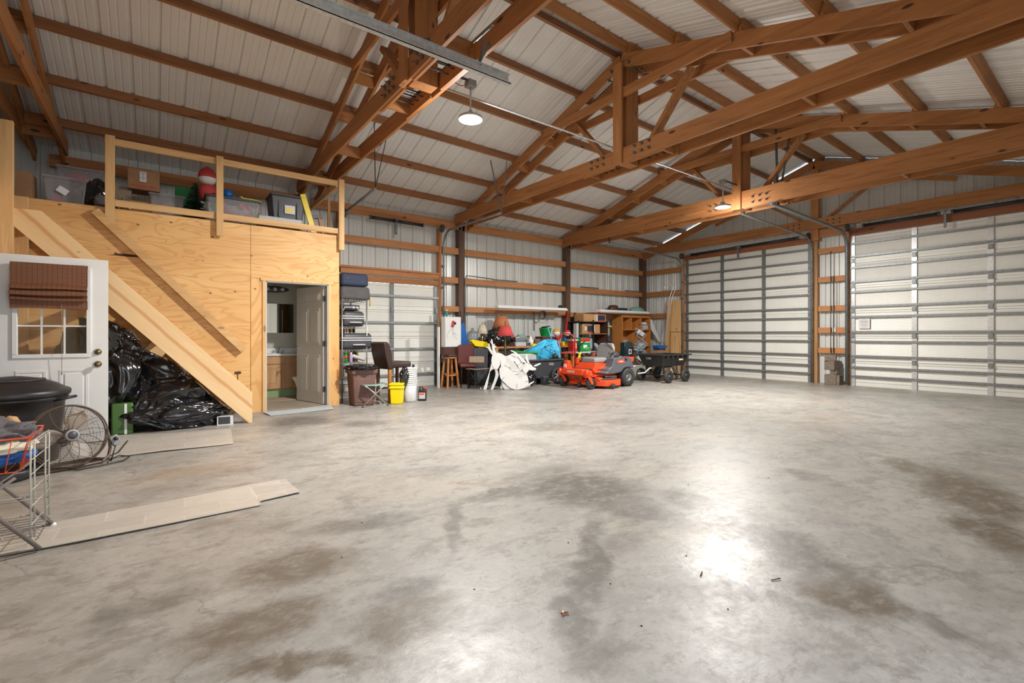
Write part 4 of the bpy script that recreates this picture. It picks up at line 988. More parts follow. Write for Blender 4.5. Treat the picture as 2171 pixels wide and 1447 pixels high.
# ================================================================= SHELF RACK GROUP BY THE BATHROOM
t = thing('wire_shelf_rack', 'tall chrome wire shelf rack holding suitcases, right of the plywood wall', 'shelf rack', (2.85, 8.95, 0))
for x in (-.22, .22):
    for y in (-.44, .44): MB().tube([(x, y, 0), (x, y, 1.86)], .0125, 8).build('rack_post', 'steel', t)
for z in (.30, .68, .92, 1.33, 1.81):
    c = MB()
    c.tube([(-.22, -.44, z), (.22, -.44, z), (.22, .44, z), (-.22, .44, z)], .004, 5, True).tube([(-.22, -.44, z - .03), (.22, -.44, z - .03), (.22, .44, z - .03), (-.22, .44, z - .03)], .004, 5, True)
    for k in range(9): x = -.2 + k * .05; c.tube([(x, -.44, z - .0), (x + .025, -.44, z - .03)], .003, 4)
    for k in range(18): y = -.42 + k * .05; c.tube([(-.22, y, z), (.22, y, z)], .002, 4)
    c.build('wire_shelf', 'galvl', t)
def suitcase(label, x, y, z, w_, d, h, mt, band=None, handle=None, rx=0, hm='lgrey'):
    t = thing('suitcase', label, 'suitcase', (x, y, z), 0, 'suitcases on the wire rack')
    MB().tbox((0, 0, 0), (w_, d, h), (.96, .98)).build('shell', mt, t, bevel=min(h, w_) * .22, seg=4)
    if band:
        for zz in band: MB().box(-w_ / 2 - .003, w_ / 2 + .003, -d / 2 - .004, d / 2 + .004, zz, zz + .022).build('trim_band', hm, t, bevel=.004)
    if handle: MB().tube([(handle[0] - .11, -d / 2, handle[1]), (handle[0] - .10, -d / 2 - .03, handle[1]), (handle[0] + .10, -d / 2 - .03, handle[1]), (handle[0] + .11, -d / 2, handle[1])], .013, 8).build('handle', hm, t)
    return t
t = suitcase('navy suitcase lying on top of the wire rack, topmost', 2.86, 8.85, 2.06, .50, .70, .23, 'navy')
for x in (-.13, .13): MB().ball((x, -.352, .11 - x * .2), .009).build('stud', 'chrome', t)
suitcase('charcoal soft bag with a yellow edge under the navy suitcase', 2.87, 8.86, 1.815, .54, .74, .24, 'charcoal')
tag(MB().box(3.12, 3.125, 8.46, 8.50, 1.70, 1.86).build('yellow_strap', 'yellow'), 'short yellow strap hanging from the charcoal bag on the rack', 'strap')
suitcase('upper dark suitcase with a silver handle on the wire rack', 2.84, 8.86, 1.34, .40, .72, .27, 'dgrey', (.13, .17), (.02, .07))
t = thing('grey_wire_tray', 'pale grey folded frame lying on the upper suitcase', 'frame', (2.80, 8.6, 1.61)); MB().tube([(-.15, -.08, 0), (-.12, -.08, .07), (.10, -.08, .07), (.14, -.08, 0)], .01, 6).build('frame_tube', 'lgrey', t)
t = thing('black_speaker_box', 'low black box with two round dials on the second rack shelf', 'box', (2.78, 8.80, 1.625)); MB().box(-.15, .19, -.2, .2, 0, .10).build('box_body', 'black', t, bevel=.004)
for x in (.08, .15): MB().lathe([(.026, -.201), (.024, -.21), (.001, -.212)], (x, 0, .055), 16, 'y').build('dial', 'lgrey', t)
suitcase('lower dark suitcase with a silver handle on the wire rack', 2.90, 8.86, .93, .56, .74, .29, 'dgrey', (.15, .19), (.02, .08))
for i, (x, mt) in enumerate(((2.74, 'cream'), (2.78, 'paper'), (2.85, 'newx'), (2.90, 'darkwood'))):
    tag(MB().box(x, x + .025, 8.7, 8.98, 1.225, 1.32).build('picture_frame', mt, bevel=.002), ['cream', 'white', 'pine', 'dark wood'][i] + ' picture frame edge above the lower suitcase', 'picture frame', 'frames above the lower suitcase')
for i, (x, mt, a) in enumerate(((2.86, 'newz', -.25), (2.93, 'darkwood', -.22), (2.99, 'newz', -.18))):
    o = MB().box(-.016, .016, -.15, .15, 0, .20, Matrix.Rotation(a, 4, 'Y')).build('framed_board', mt, bevel=.002); o.location = (x, 8.85, .70)
    tag(o, ['wide pine', 'dark brown', 'narrow pine'][i] + ' board leaning on the rack shelf behind the spray cans', 'board', 'boards on the bottom rack shelf')
def can(name, label, x, y, z, r, h, body, cap, cat='spray can', group=None, capr=.8):
    t = thing(name, label, cat, (x, y, z), 0, group)
    MB().lathe([(r * .95, 0), (r, .005), (r, h * .74), (r * .8, h * .8)], n=16).build('can_body', body, t)
    MB().lathe([(r * capr, h * .78), (r * capr, h * .96), (r * capr * .8, h), (.001, h)], n=16).build('cap', cap, t); return t
t = can('spray_can', 'green spray can with an orange label on the rack shelf', 2.70, 8.52, .695, .026, .19, 'green', 'green', group='spray cans on the rack'); MB().lathe([(.0265, .08), (.0265, .12)], n=16).build('label_band', 'orange', t)
can('spray_can', 'lilac spray can with a white cap on the rack shelf', 2.785, 8.50, .695, .025, .18, pl('lilac_print', (.45, .38, .70), .4), 'white', group='spray cans on the rack')
o = MB().lathe([(.028, 0), (.032, .04), (.035, .22), (.012, .25), (.012, .27), (.001, .27)], n=14).build('blue_bottle', 'lgrey'); o.location = (3.03, 8.50, .735); o.rotation_euler = (0, R(-70), 0); tag(o, 'blue and grey bottle lying beside the spray cans', 'bottle')
# brown wheeled bin
t = thing('brown_bin', 'brown square bin with a black liner, before the wire rack', 'bin', (2.82, 8.07, 0), R(-4))
MB().tbox((0, 0, .0), (.33, .36, .60), (1.22, 1.2)).build('bin_body', 'brownp', t, bevel=.025, seg=3)
MB().tbox((0, 0, .53), (.43, .46, .08), (1.03, 1.03)).build('bin_rim', 'brownp', t, bevel=.015)
MB().tbox((-.02, -.186, .06), (.22, .012, .40), (1.05, 1), rx=R(3.0)).build('front_panel', 'brownp', t, bevel=.005)
crumple('bin_liner', 'black bag liner folded over the rim of the brown bin', (2.80, 8.05, .635), (.245, .25, .045), .5, 31, lev=5, cat='bin liner', group=None)
# green camp stool
t = thing('camp_stool', 'folding stool with faded green seat and silver legs, before the brown bin', 'stool', (2.93, 7.82, 0), R(-6))
rows = [[(x, y, .36 - .015 * math.cos(x / .2 * PI / 2)) for x in (-.20, -.1, 0, .1, .20)] for y in (-.13, 0, .13)]
MB().grid(rows).build('seat', 'mint', t, solid=.008)
for s in (-1, 1):
    MB().tube([(-.21 * s, -.15, .012), (.12 * s, -.145, .32), (.19 * s, -.13, .36), (.19 * s, .13, .36), (.12 * s, .145, .32), (-.21 * s, .15, .012)], .011, 8).build('leg_frame', 'steel', t)
for s in (-1, 1):
    for y in (-.15, .15): MB().ball((-.21 * s, y, .013), .014).build('rubber_foot', 'rubber', t)
# tall leather bar chair
t = thing('bar_chair', 'tall dark brown leather bar chair seen from behind, by the rack', 'chair', (3.42, 8.22, 0), R(12))
MB().tbox((.06, 0, .60), (.46, .44, .11), (.98, .98)).build('seat', 'leather', t, bevel=.035, seg=4)
MB().prism([(-.20, .58), (-.11, .58), (-.13, .85), (-.19, 1.03), (-.23, 1.07), (-.30, 1.05), (-.27, .85)], .44, Matrix.Translation((0, .22, 0)) @ Matrix.Rotation(PI / 2, 4, 'X')).build('backrest', 'leather', t, bevel=.02, seg=3)
for x, m_ in ((-.16, 'darkwood'), (.25, 'darkwood')):
    for y in (-.18, .18): MB().tbox((x, y, 0), (.045, .045, .60), (1, 1)).build('leg', 'stool' if (y < 0) else 'darkwood', t)
MB().box(-.15, .24, -.19, -.17, .2, .23).box(-.15, .24, .17, .19, .2, .23).build('stretcher', 'darkwood', t)
# yellow bucket etc
t = thing('yellow_bucket', 'bright yellow square bucket with a lid on the floor', 'bucket', (3.35, 7.80, 0), R(-35))
MB().tbox((0, 0, 0), (.19, .19, .33), (1.14, 1.14)).build('bucket_body', 'yellow', t, bevel=.018, seg=3); MB().box(-.118, .118, -.118, .118, .325, .355).box(-.122, .122, -.122, .122, .27, .29).build('bucket_lid', 'yellow', t, bevel=.006)
t = thing('stacked_buckets', 'stack of white round pails, right of the yellow bucket', 'pail', (3.63, 7.88, 0))
for k in range(9):
    z = .30 + k * .035; MB().lathe([(.105, z), (.122, z + .006), (.122, z + .026), (.112, z + .03)], n=22).build('pail_rim', 'boardw', t)
MB().lathe([(.10, 0), (.105, .03), (.118, .31)], n=22).build('pail_body', 'lgrey', t)
crumple('black_rag_bag', 'crumpled black bag draped over the front of the white pails', (3.50, 7.84, .44), (.075, .07, .17), .4, 33, lev=4, cat='bag', group=None)
tag(MB().box(3.66, 3.70, 7.85, 7.87, .60, .66).build('black_scraper', 'black'), 'black plastic corner sticking out of the white pails', 'scraper')
t = thing('oil_jug', 'black plastic oil jug with a printed label, rightmost of the floor bottles', 'jug', (3.86, 7.86, 0), R(-35))
MB().tbox((0, 0, 0), (.145, .09, .20), (1, 1)).build('jug_body', 'black', t, bevel=.015, seg=3); MB().tube([(-.05, 0, .20), (-.045, 0, .245), (.0, 0, .245), (.01, 0, .20)], .012, 8).build('handle', 'black', t)
MB().lathe([(.022, .2), (.022, .25), (.001, .252)], (.045, 0, 0), 12).build('cap', 'red', t); MB().box(-.055, .055, -.0475, -.0455, .04, .15).build('label', 'lgrey', t); MB().box(-.05, .04, -.049, -.0476, .11, .14).build('label_print', 'orange', t)
t = thing('orange_funnel', 'small orange plastic scoop under the bar chair', 'scoop', (3.68, 8.3, .0)); MB().tbox((0, 0, 0), (.10, .08, .30), (.4, .4), ry=R(20)).build('scoop_body', 'orange', t)
# ================================================================= LEFT WALL GROUP
t = thing('desk_pedestal', 'low dark brown pedestal supporting the white cabinet', 'pedestal', (5.45, 9.78, 0)); MB().box(-.20, .20, -.17, .05, .74, .895).build('apron', 'darkwood', t)
for x in (-.18, .18):
    for y in (-.15, .03): MB().box(x - .02, x + .02, y - .02, y + .02, 0, .74).build('leg', 'blackm', t)
MB().box(-.16, .16, -.1, .03, 0.01, .55).build('dark_bin', 'blackm', t)
t = thing('white_cabinet', 'white metal cabinet with a red caliper and wires hung on its front', 'cabinet', (5.48, 9.79, .90))
MB().box(-.20, .22, -.18, .0, 0, .70).build('cabinet_body', 'white', t, bevel=.006); MB().box(-.195, .215, -.195, -.182, .01, .69).build('door', 'white', t, bevel=.004)
c = MB(); c.tube([(.0, -.20, .48), (.0, -.20, .33), (.09, -.20, .29)], .003, 5).tube([(-.02, -.2, .46), (-.16, -.2, .28), (-.13, -.2, .20)], .0018, 5).tube([(0, -.2, .33), (.0, -.2, .27), (.10, -.2, .19)], .0018, 5); c.build('hung_wires', 'galvd', t)
t = thing('brake_caliper', 'red brake caliper hanging on the white cabinet door', 'caliper', (5.46, 9.575, 1.44)); MB().tbox((0, 0, -.07), (.07, .035, .14), (.7, 1), ry=R(10)).build('caliper_body', 'red', t, bevel=.01); MB().lathe([(.001, -.02), (.03, -.02), (.03, .01)], (.055, 0, .01), 12, 'y').build('piston', 'black', t)
can('cleaner_bottle', 'teal bottle with a white cap standing on the white cabinet', 5.42, 9.78, 1.603, .026, .17, pl('teal_bottle', (.01, .28, .26), .4), 'white', 'bottle')
t = thing('small_figurine', 'small white and brown ornament beside the teal bottle', 'figurine', (5.54, 9.78, 1.603)); MB().ball((0, 0, .03), .03, 8, (1, .8, 1)).build('body', 'cream', t); MB().ball((.035, 0, .02), .02, 8).build('head', 'copper', t)
t = thing('bar_stool', 'round wooden bar stool with black seat, in front of the white cabinet', 'stool', (5.42, 9.72 - .02, 0))
t.location = (5.29, 9.40, 0)
MB().lathe([(.15, .69), (.17, .70), (.175, .73), (.16, .75), (.001, .755)], n=24).build('seat', 'leather', t); MB().lathe([(.14, .66), (.155, .66), (.155, .69), (.14, .69)], n=24).build('seat_ring', 'stool', t)
for a in (45, 135, 225, 315):
    d = Vector((math.cos(R(a)), math.sin(R(a)), 0)); MB().bar(d * .20 + Vector((0, 0, 0)), d * .125 + Vector((0, 0, .68)), .036, .036, up=(0, 1, 0)).build('leg', 'stool', t)
c = MB()
for z, s in ((.27, .158), (.30, .155)):
    c.box(-s, s, -s * .72, -s * .72 + .022, z, z + .03) if z < .3 else c.box(-s * .72 - .02, -s * .72, -s, s, z, z + .03); c.box(s * .72 - .02, s * .72, -s, s, z, z + .03)
c.build('stretcher', 'stool', t)
t = thing('vinyl_chair', 'maroon vinyl side chair beside the round wooden stool', 'chair', (5.74, 9.40, 0), R(-20))
MB().prism([(-.21, .52), (.21, .52), (.225, .60), (.19, .93), (.13, .96), (-.15, .96), (-.20, .93)], .05, faceY(0, .12, 0)).build('backrest', 'maroon', t, bevel=.02, seg=3)
MB().tbox((0, -.04, .45), (.40, .36, .08), (1, 1)).build('seat', 'maroon', t, bevel=.025, seg=3)
for x in (-.16, .16):
    for y in (-.2, .14): MB().tube([(x * 1.15, y * 1.15, .0), (x, y, .46)], .012, 8).build('leg', 'blackm', t)
tag(MB().box(6.3, 6.32, 9.0, 9.01, .005, .01).build('paper_scrap', 'paper'), 'tiny paper scrap on the floor by the folding chair', 'scrap')
t = thing('folding_camp_chair', 'small folding chair with tan canvas seat and back, black legs', 'chair', (5.72, 8.98, 0), R(-36.8))
MB().box(-.17, .17, .14, .15, .56, .70).build('backrest', 'tan', t, bevel=.004)
MB().grid([[(-.22, -.16, .44), (0, -.16, .425), (.24, -.16, .44)], [(-.17, .16, .43), (0, .16, .415), (.3, .16, .43)]]).build('seat', 'tan', t, solid=.01)
c = MB()
for y in (-.15, .15): c.tube([(-.17, y, .0), (-.165, y, .44), (-.165, y, .7 if y > 0 else .45)], .010, 6).tube([(.10, y, .012), (-.16, y, .43)], .008, 6).tube([(-.16, y, .02), (.22, y, .43)], .008, 6).tube([(.12, y, .012), (.28, y, .43)], .008, 6)
c.tube([(-.17, -.15, .02), (.12, -.15, .012), (.12, .15, .012), (-.17, .15, .02)], .008, 6, True)
c.build('frame', 'blackm', t)
for x, y in ((-.17, -.15), (.11, -.15)): MB().ball((x, y, .015), .016).build('foot', 'paper' if x > 0 else 'black', t)
t = thing('blue_kayak_paddle', 'blue paddle blade with its shaft up, right of the white cabinet', 'paddle', (5.86, 9.78, .95))
MB().prism([(-.11, 0), (.11, 0), (.09, .30), (.04, .46), (.01, .54), (-.03, .54), (-.06, .40)], .02, faceY(0, .01, 0)).build('blade', 'blue', t, bevel=.005); MB().tube([(-.03, 0, .5), (-.08, 0, .80)], .014, 8).build('shaft', 'navy', t)
tag(MB().box(5.06, 5.09, 9.50, 9.58, 0, 1.36).build('white_board_strip', 'boardw'), 'narrow white strip of board leaning left of the round stool', 'board')
# workbench
t = thing('workbench', 'long cluttered dark-edged workbench along the left wall', 'workbench', (7.75, 9.65, 0))
MB().box(-1.28, 1.55, -.35, .33, .86, .90).build('bench_top', 'girtx', t)
for x in (-1.24, 0, 1.5):
    for y in (-.31, .29): MB().box(x - .04, x + .04, y - .04, y + .04, 0, .86).build('leg', 'jamb', t)
MB().box(-1.24, 1.5, -.3, .3, .25, .28).build('lower_shelf', 'darkwood', t)
Zb = .90
for i, (x, w_, h, mt, l) in enumerate(((6.82, .44, .5, 'dgrey', 'dark grey tub on the lower shelf under the left end of the bench'), (7.36, .5, .42, 'blackm', 'black crate on the lower shelf under the bench'), (8.3, .6, .45, 'carddark', 'old brown box on the lower shelf under the right bench end'))):
    t = thing('storage_crate', l, 'crate', (x, 9.62, .285), 0, 'crates under the workbench'); MB().tbox((0, 0, 0), (w_ * .9, .42, h), (1.08, 1.08)).build('crate_body', mt, t, bevel=.01); MB().box(-w_ / 2 - .01, w_ / 2 + .01, -.24, .24, h - .03, h).build('crate_rim', mt, t, bevel=.006)
t = thing('black_floor_tub', 'large black plastic tub standing on the floor behind the folding chair', 'tub', (6.12, 9.50, 0)); MB().tbox((0, 0, 0), (.36, .22, .88), (1.12, 1.12)).build('tub_body', 'dgrey', t, bevel=.02)
t = thing('plastic_cover', 'tilted bright yellow plastic cover on top of the black tub', 'cover', (6.10, 9.42, .885)); MB().prism([(-.27, .16), (-.22, .19), (.18, .13), (.27, .0), (.24, -.01), (-.14, .03)], .10, faceY(0, .05, 0)).build('lid_body', 'yellow', t, bevel=.012)
t = thing('water_jug', 'large clear grey-blue water bottle standing on the bench end', 'bottle', (6.14, 9.80, .92)); MB().lathe([(.13, 0), (.14, .02), (.14, .14), (.132, .16), (.14, .18), (.14, .27), (.10, .34), (.035, .37), (.03, .43), (.001, .43)], n=24).build('bottle_body', 'glassb', t)
MB().box(-.16, .1, -.14, .14, -.92, 0).build('stand', 'darkwood', t)
def tlamp(name, label, x, y, z, hs, r0, r1, sh, shade, base, br, n=24, square=False):
    t = thing(name, label, 'lamp', (x, y, z), 0, 'unlit table lamps on the workbench')
    MB().lathe([(r0, hs), (r1, hs + sh)], n=4 if square else n, m=Matrix.Rotation(PI / 4, 4, 'Z') if square else None, cap=False).build('lamp_shade', shade, t, solid=.004)
    MB().lathe([(br * 1.6, 0), (br * 1.6, .015), (br * .6, .03), (br, hs * .4), (br * .5, hs * .7), (.008, hs), (.008, hs + sh + .02), (.012, hs + sh + .04), (.001, hs + sh + .05)], n=16).build('lamp_base', base, t); return t
tlamp('table_lamp', 'small cream lampshade table lamp next to the water bottle', 6.37, 9.72, Zb, .31, .14, .06, .23, 'cream', 'brass', .05)
tlamp('table_lamp', 'tall lamp with a rust-orange shade behind the red one', 7.03, 9.85, Zb, .46, .23, .13, .30, 'orangefab', 'darkwood', .05)
t = thing('floor_lamp', 'lamp with a bright red shade and slim dark stem before the bench', 'lamp', (6.58, 9.06, 0)); MB().lathe([(.20, 1.16), (.12, 1.39)], n=24, cap=False).build('lamp_shade', 'redfab', t, solid=.004)
MB().lathe([(.13, 0), (.12, .02), (.03, .05), (.014, .1), (.02, .7), (.03, .74), (.016, .8), (.03, .9), (.014, 1.0), (.01, 1.16), (.008, 1.46), (.02, 1.48), (.001, 1.52)], n=14).build('lamp_stem', 'brass', t)
crumple('bin_bag', 'stuffed black plastic bag on the bench behind the red lampshade', (6.78, 9.62, 1.12), (.33, .22, .21), .35, 41, lev=5, group='', f=1.3)
t = thing('game_console_box', 'silver and grey media player stack on the bench', 'media player', (7.42, 9.55, Zb)); MB().box(-.27, .25, -.15, .15, 0, .10).build('lower_unit', 'lgrey', t, bevel=.006); MB().box(-.26, .16, -.14, .15, .102, .23).build('upper_unit', 'steel', t, bevel=.008)
MB().box(.06, .24, -.156, -.151, .015, .085).build('front_panel', 'black', t)
for x in (.10, .19): MB().lathe([(.018, -.157), (.016, -.166), (.001, -.167)], (x, 0, .05), 12, 'y').build('dial', 'lgrey', t)
t = thing('baseball_cap', 'red and white cap lying behind the media player', 'cap', (7.22, 9.72, Zb + .233)); MB().ball((0, 0, .03), .10, 10, (1, .8, .6)).build('crown', 'redfab', t); MB().tbox((.10, 0, .0), (.12, .10, .012), (1, 1)).build('brim', 'redfab', t)
t = thing('bleach_jug', 'white plastic jug with a handle on the bench', 'jug', (7.66, 9.45, Zb)); MB().lathe([(.06, 0), (.065, .02), (.065, .15), (.03, .21), (.025, .25), (.001, .25)], n=16).build('jug_body', 'boardw', t); MB().tube([(.03, 0, .21), (.09, 0, .19), (.085, 0, .09), (.06, 0, .07)], .01, 6).build('handle', 'boardw', t)
t = thing('yellow_tool_case', 'small yellow tool body at the front of the bench', 'tool', (7.70, 9.36, Zb)); MB().tbox((0, 0, 0), (.15, .06, .06), (.7, .8)).build('tool_body', 'yellow', t, bevel=.008)
t = thing('stock_pot', 'wide steel stock pot on the bench', 'pot', (7.99, 9.62, Zb)); MB().lathe([(.15, 0), (.155, .01), (.155, .16), (.16, .165), (.15, .168)], n=24).build('pot_body', 'steel', t)
for s in (-1, 1): MB().tube([(s * .155, -.03, .12), (s * .19, -.02, .12), (s * .19, .02, .12), (s * .155, .03, .12)], .006, 6).build('handle', 'steel', t)
t = thing('copper_pan', 'copper coloured pan lid resting behind the steel pot', 'pan', (7.86, 9.80, Zb + .16)); MB().lathe([(.17, 0), (.17, .03), (.08, .08), (.015, .09), (.015, .11), (.001, .11)], n=22).build('lid_body', 'copper', t); MB().box(-.14, .14, -.12, .12, -.16, 0).build('box_under', 'grey', t)
crumple('green_plant_bits', 'dull green leafy clump on the bench behind the media player', (7.62, 9.78, 1.09), (.14, .10, .08), .6, 43, mt='mint', lev=4, cat='plant', group=None, f=4)
t = thing('dark_toolbox', 'dark wooden box holding small parts on the right bench end', 'box', (8.30, 9.62, Zb)); MB().box(-.22, .36, -.15, .16, 0, .24).build('box_body', 'darkwood', t, bevel=.006)
for k in range(4): MB().lathe([(.022, 0), (.022, .07), (.001, .075)], (-.12 + k * .11, -.19, 0), 10).build('jar', 'boardw' if k % 2 else 'copper', t)
t = thing('green_bucket', 'green plastic bucket full of black tools on the bench', 'bucket', (8.27, 9.58, Zb + .245)); MB().lathe([(.12, 0), (.125, .01), (.165, .21), (.172, .215), (.165, .2), (.12, .02)], n=24).build('bucket_body', 'green', t); MB().ball((-.02, 0, .20), .13, 10, (1, .9, .5)).build('tools', 'blackm', t)
for i, (x, z, mt, l) in enumerate(((8.57, 1.145, 'yellow', 'orange-topped white ball left of the red hand truck handle'), (8.97, 1.145, 'red', 'red and white ball right behind the red hand truck handle'))):
    t = thing('toy_ball', l, 'ball', (x, 9.48, z), 0, 'two printed balls'); r = .10 - i * .012
    mt = 'orangecap' if i == 0 else mt
    MB().ball((0, 0, r), r, 14).build('ball_body', 'boardw', t); MB().lathe([(r * 1.03 * math.cos(a), r + r * 1.03 * math.sin(a)) for a in [R(d) for d in (12, 30, 50, 70, 89)]], n=18).build('coloured_cap', mt, t)
t = thing('red_toy_frame', 'red cross-shaped toy stand on the bench under the orange-topped ball', 'toy', (8.60, 9.42, Zb)); MB().bar((-.10, 0, .0), (.08, 0, .24), .03, .03).bar((.08, 0, 0), (-.10, 0, .24), .03, .03).build('cross_bars', 'red', t)
t = thing('yellow_toy_truck', 'yellow and blue toy on the bench beside the hand truck', 'toy', (8.86, 9.45, Zb)); MB().tbox((0, 0, 0), (.26, .12, .10), (.9, .9)).build('toy_body', 'yellow', t, bevel=.01); MB().tbox((.0, 0, .10), (.12, .10, .10), (.6, .6)).build('toy_cab', 'blue', t, bevel=.01)
# red hand truck
t = thing('hand_truck', 'bright red metal hand truck standing behind the mower', 'hand truck', (8.46, 8.98, 0), R(-36.8))
for z0 in (1.24,):
    MB().tube([(-.22, 0, .05), (-.22, 0, 1.05)] + [(-.22 * math.cos(a), 0, 1.05 + .17 * math.sin(a)) for a in [R(d) for d in (20, 45, 70, 90, 110, 135, 160)]] + [(.22, 0, 1.05), (.22, 0, .05)], .018, 8).build('frame_tube', 'red', t)
MB().tube([(.22, .0, 1.0), (.24, .05, .95), (.24, .05, .72), (.20, 0, .66)], .014, 8).build('grip', 'red', t)
MB().bar((-.22, 0, .72), (.22, 0, .72), .03, .03).bar((-.22, 0, .35), (.22, 0, .35), .03, .03).build('cross_bar', 'red', t)
MB().box(-.2, .2, -.16, 0, .01, .02).build('toe_plate', 'red', t)
for s in (-1, 1): MB().lathe([(.001, -.03), (.10, -.03), (.12, -.01), (.12, .01), (.10, .03), (.001, .03)], (s * .27, .06, .12), 18, 'x').build('wheel', 'rubber', t)
# items hung on the wall
t = thing('cable_coil', 'coil of grey cable hung from the low wall ledge', 'cable coil', (8.50, 9.99, 1.73)); c = MB()
for k in range(5): c.tube([(math.cos(a) * (.085 + k * .006), -.01 * k, math.sin(a) * (.10 + k * .006)) for a in [2 * PI * i / 20 for i in range(20)]], .006, 5, True)
c.tube([(.1, 0, -.02), (.14, 0, -.15), (.02, 0, -.23), (-.12, 0, -.18)], .003, 5); c.build('cable', 'galvd', t)
t = thing('slotted_strip', 'two long slotted metal strips hanging from the low ledge', 'metal strip', (8.22, 10.0, 1.29)); MB().box(-.03, -.008, -.005, 0, 0, .52).box(.004, .026, -.012, -.007, .0, .5).build('strips', 'galvd', t)
tag(MB().bar((7.9, 10.0, 1.72), (7.88, 10.0, .96), .012, .006, up=(1, 0, 0)).build('hanging_chain', 'galvd'), 'thin dark chain hanging from the low ledge over the pans', 'chain')
tag(MB().tube([(6.06, 10.0, .02), (6.06, 10.0, 2.55), (6.09, 10.0, 2.63), (6.3, 10.02, 2.63), (6.9, 10.02, 2.60)], .013, 8).build('conduit_pipe', 'galv'), 'grey electrical conduit running up the wall beside the dark post', 'pipe')
for i, (x0, x1, l) in enumerate(((6.9, 7.65, 'grey angle bar resting on the middle girt, left of the bench light'), (8.55, 9.45, 'grey angle bar resting on the middle girt against the second dark post'), (10.0, 10.75, 'grey angle bar on the middle girt above the second bench light'), (12.0, 12.95, 'grey angle bar on the middle girt in the far corner'))):
    tag(MB().box(x0, x1, 9.98, 10.02, 2.575, 2.60).build('angle_bar', 'galvd'), l, 'angle bar', 'angle bars on the middle girt')
def tubelight(label, x0, x1, y, z):
    t = thing('shop_light', label, 'light fixture', (x0, y, z), 0, 'white fluorescent bench lights'); L = x1 - x0
    MB().prism([(-.11, 0), (.11, 0), (.05, .07), (-.05, .07)], L, Matrix.Rotation(PI / 2, 4, 'Z') @ Matrix.Rotation(PI / 2, 4, 'X')).build('housing', 'shopwhite', t)
    for s in (-1, 1): MB().tube([(.03, s * .045, -.012), (L - .03, s * .045, -.012)], .015, 8).build('fluorescent_tube', 'boardw', t)
    for x in (.05, L - .05): MB().tube([(x, 0, .07), (x + .02, .1, .5), (x, .25, .75)], .003, 5).build('hanging_chain', 'galvd', t)
M['shopwhite'] = pl('bright_white_enamel', (.88, .88, .87), .35, 0, .03)
tubelight('long white shop light hung over the left end of the workbench', 6.77, 9.11, 9.70, 1.85)
tubelight('white shop light hung in front of the orange cubby cabinet', 10.33, 12.60, 9.62, 1.85)
tag(MB().ball((9.15, 9.95, 1.97), .05, 10, (1.6, 1, 1)).build('black_hat', 'black'), 'small black object on the ledge at the second dark post', 'cap')
# ================================================================= SHELVES RIGHT OF THE POST
t = thing('dark_shelf_unit', 'black shelf unit holding two cartons, behind the mower', 'shelf unit', (10.05, 9.82, 0))
for x in (-.60, -.02, .56):
    for y in (-.30, .18): MB().box(x - .015, x + .015, y - .015, y + .015, 0, 1.58 if x != -.02 else 1.60).build('shelf_post', 'blackm', t)
for z in (.30, .72, 1.22, 1.56): MB().box(-.62, .58, -.31, .2, z - .02, z).build('shelf_board', 'blackm' if z > 1.3 else 'carddark', t)
MB().box(.54, .57, -.3, .2, .3, 1.56).build('side_panel', 'darkwood', t)
def cprint(t):
    MB().box(.12, .42, -.194, -.191, .03, .19).build('blue_print', 'navy', t)
    MB().box(-.02, .0, -.194, -.191, .02, .2).box(.05, .1, -.194, -.191, .02, .2).build('white_print', 'paper', t); MB().box(.12, .42, -.196, -.1945, .02, .045).box(.2, .42, -.196, -.1945, .18, .2).build('red_print', 'red', t)
carton('tan carton with a blue print on the top shelf of the black unit', 10.17, 9.78, .92, .38, .215, 1.562, 'card', cprint, group='cartons on the black shelf unit')
def cprint2(t):
    MB().box(-.16, .06, -.194, -.191, .05, .22).build('blue_print', 'navy', t); MB().box(-.26, -.2, -.194, -.191, .08, .2).box(.08, .14, -.194, -.191, .05, .23).build('white_print', 'paper', t); MB().box(-.12, .08, -.196, -.1945, .02, .06).box(-.25, -.18, -.196, -.1945, .2, .23).build('red_print', 'red', t)
carton('tan carton with blue and red print on the second black shelf', 10.02, 9.78, .72, .38, .26, 1.225, 'card', cprint2, group='cartons on the black shelf unit')
t = thing('pale_blue_seat', 'pale blue-grey moulded seat standing on the shelf behind the mower', 'seat shell', (9.72, 9.56, -.115))
def bxy(P): return [((u - 1030) * .6 / 320, 1.19 - (v_ - 710) * .35 / 270) for u, v_ in P]
MB().prism(bxy([(1030, 720), (1190, 705), (1215, 790), (1230, 900), (1240, 935), (1030, 940)]), .05, faceY(0, .05, 0)).build('seat_back', 'bluegrey', t, bevel=.012)
MB().prism(bxy([(1200, 790), (1290, 820), (1340, 880), (1350, 960), (1310, 985), (1270, 900), (1205, 850)]), .20, faceY(0, .18, 0)).build('seat_shell', 'bluegrey', t, bevel=.02)
t = thing('black_headset', 'black goggles and straps lying below the pale blue seat', 'goggles', (9.80, 9.66, .722)); MB().tube([(-.1, 0, .05), (-.02, -.03, .1), (.08, -.02, .06), (.13, 0, .02)], .02, 8).build('strap', 'black', t); MB().tbox((-.04, 0, 0), (.4, .2, .04), (1, 1)).build('tray', 'card', t)
t = thing('red_strap_bar', 'dark red strap bar hanging beside the dark post by the shelf', 'strap', (9.40, 9.95, 1.28)); MB().bar((-.03, 0, 0), (.03, 0, .57), .05, .03, up=(1, 0, 0)).build('strap_body', 'red', t)
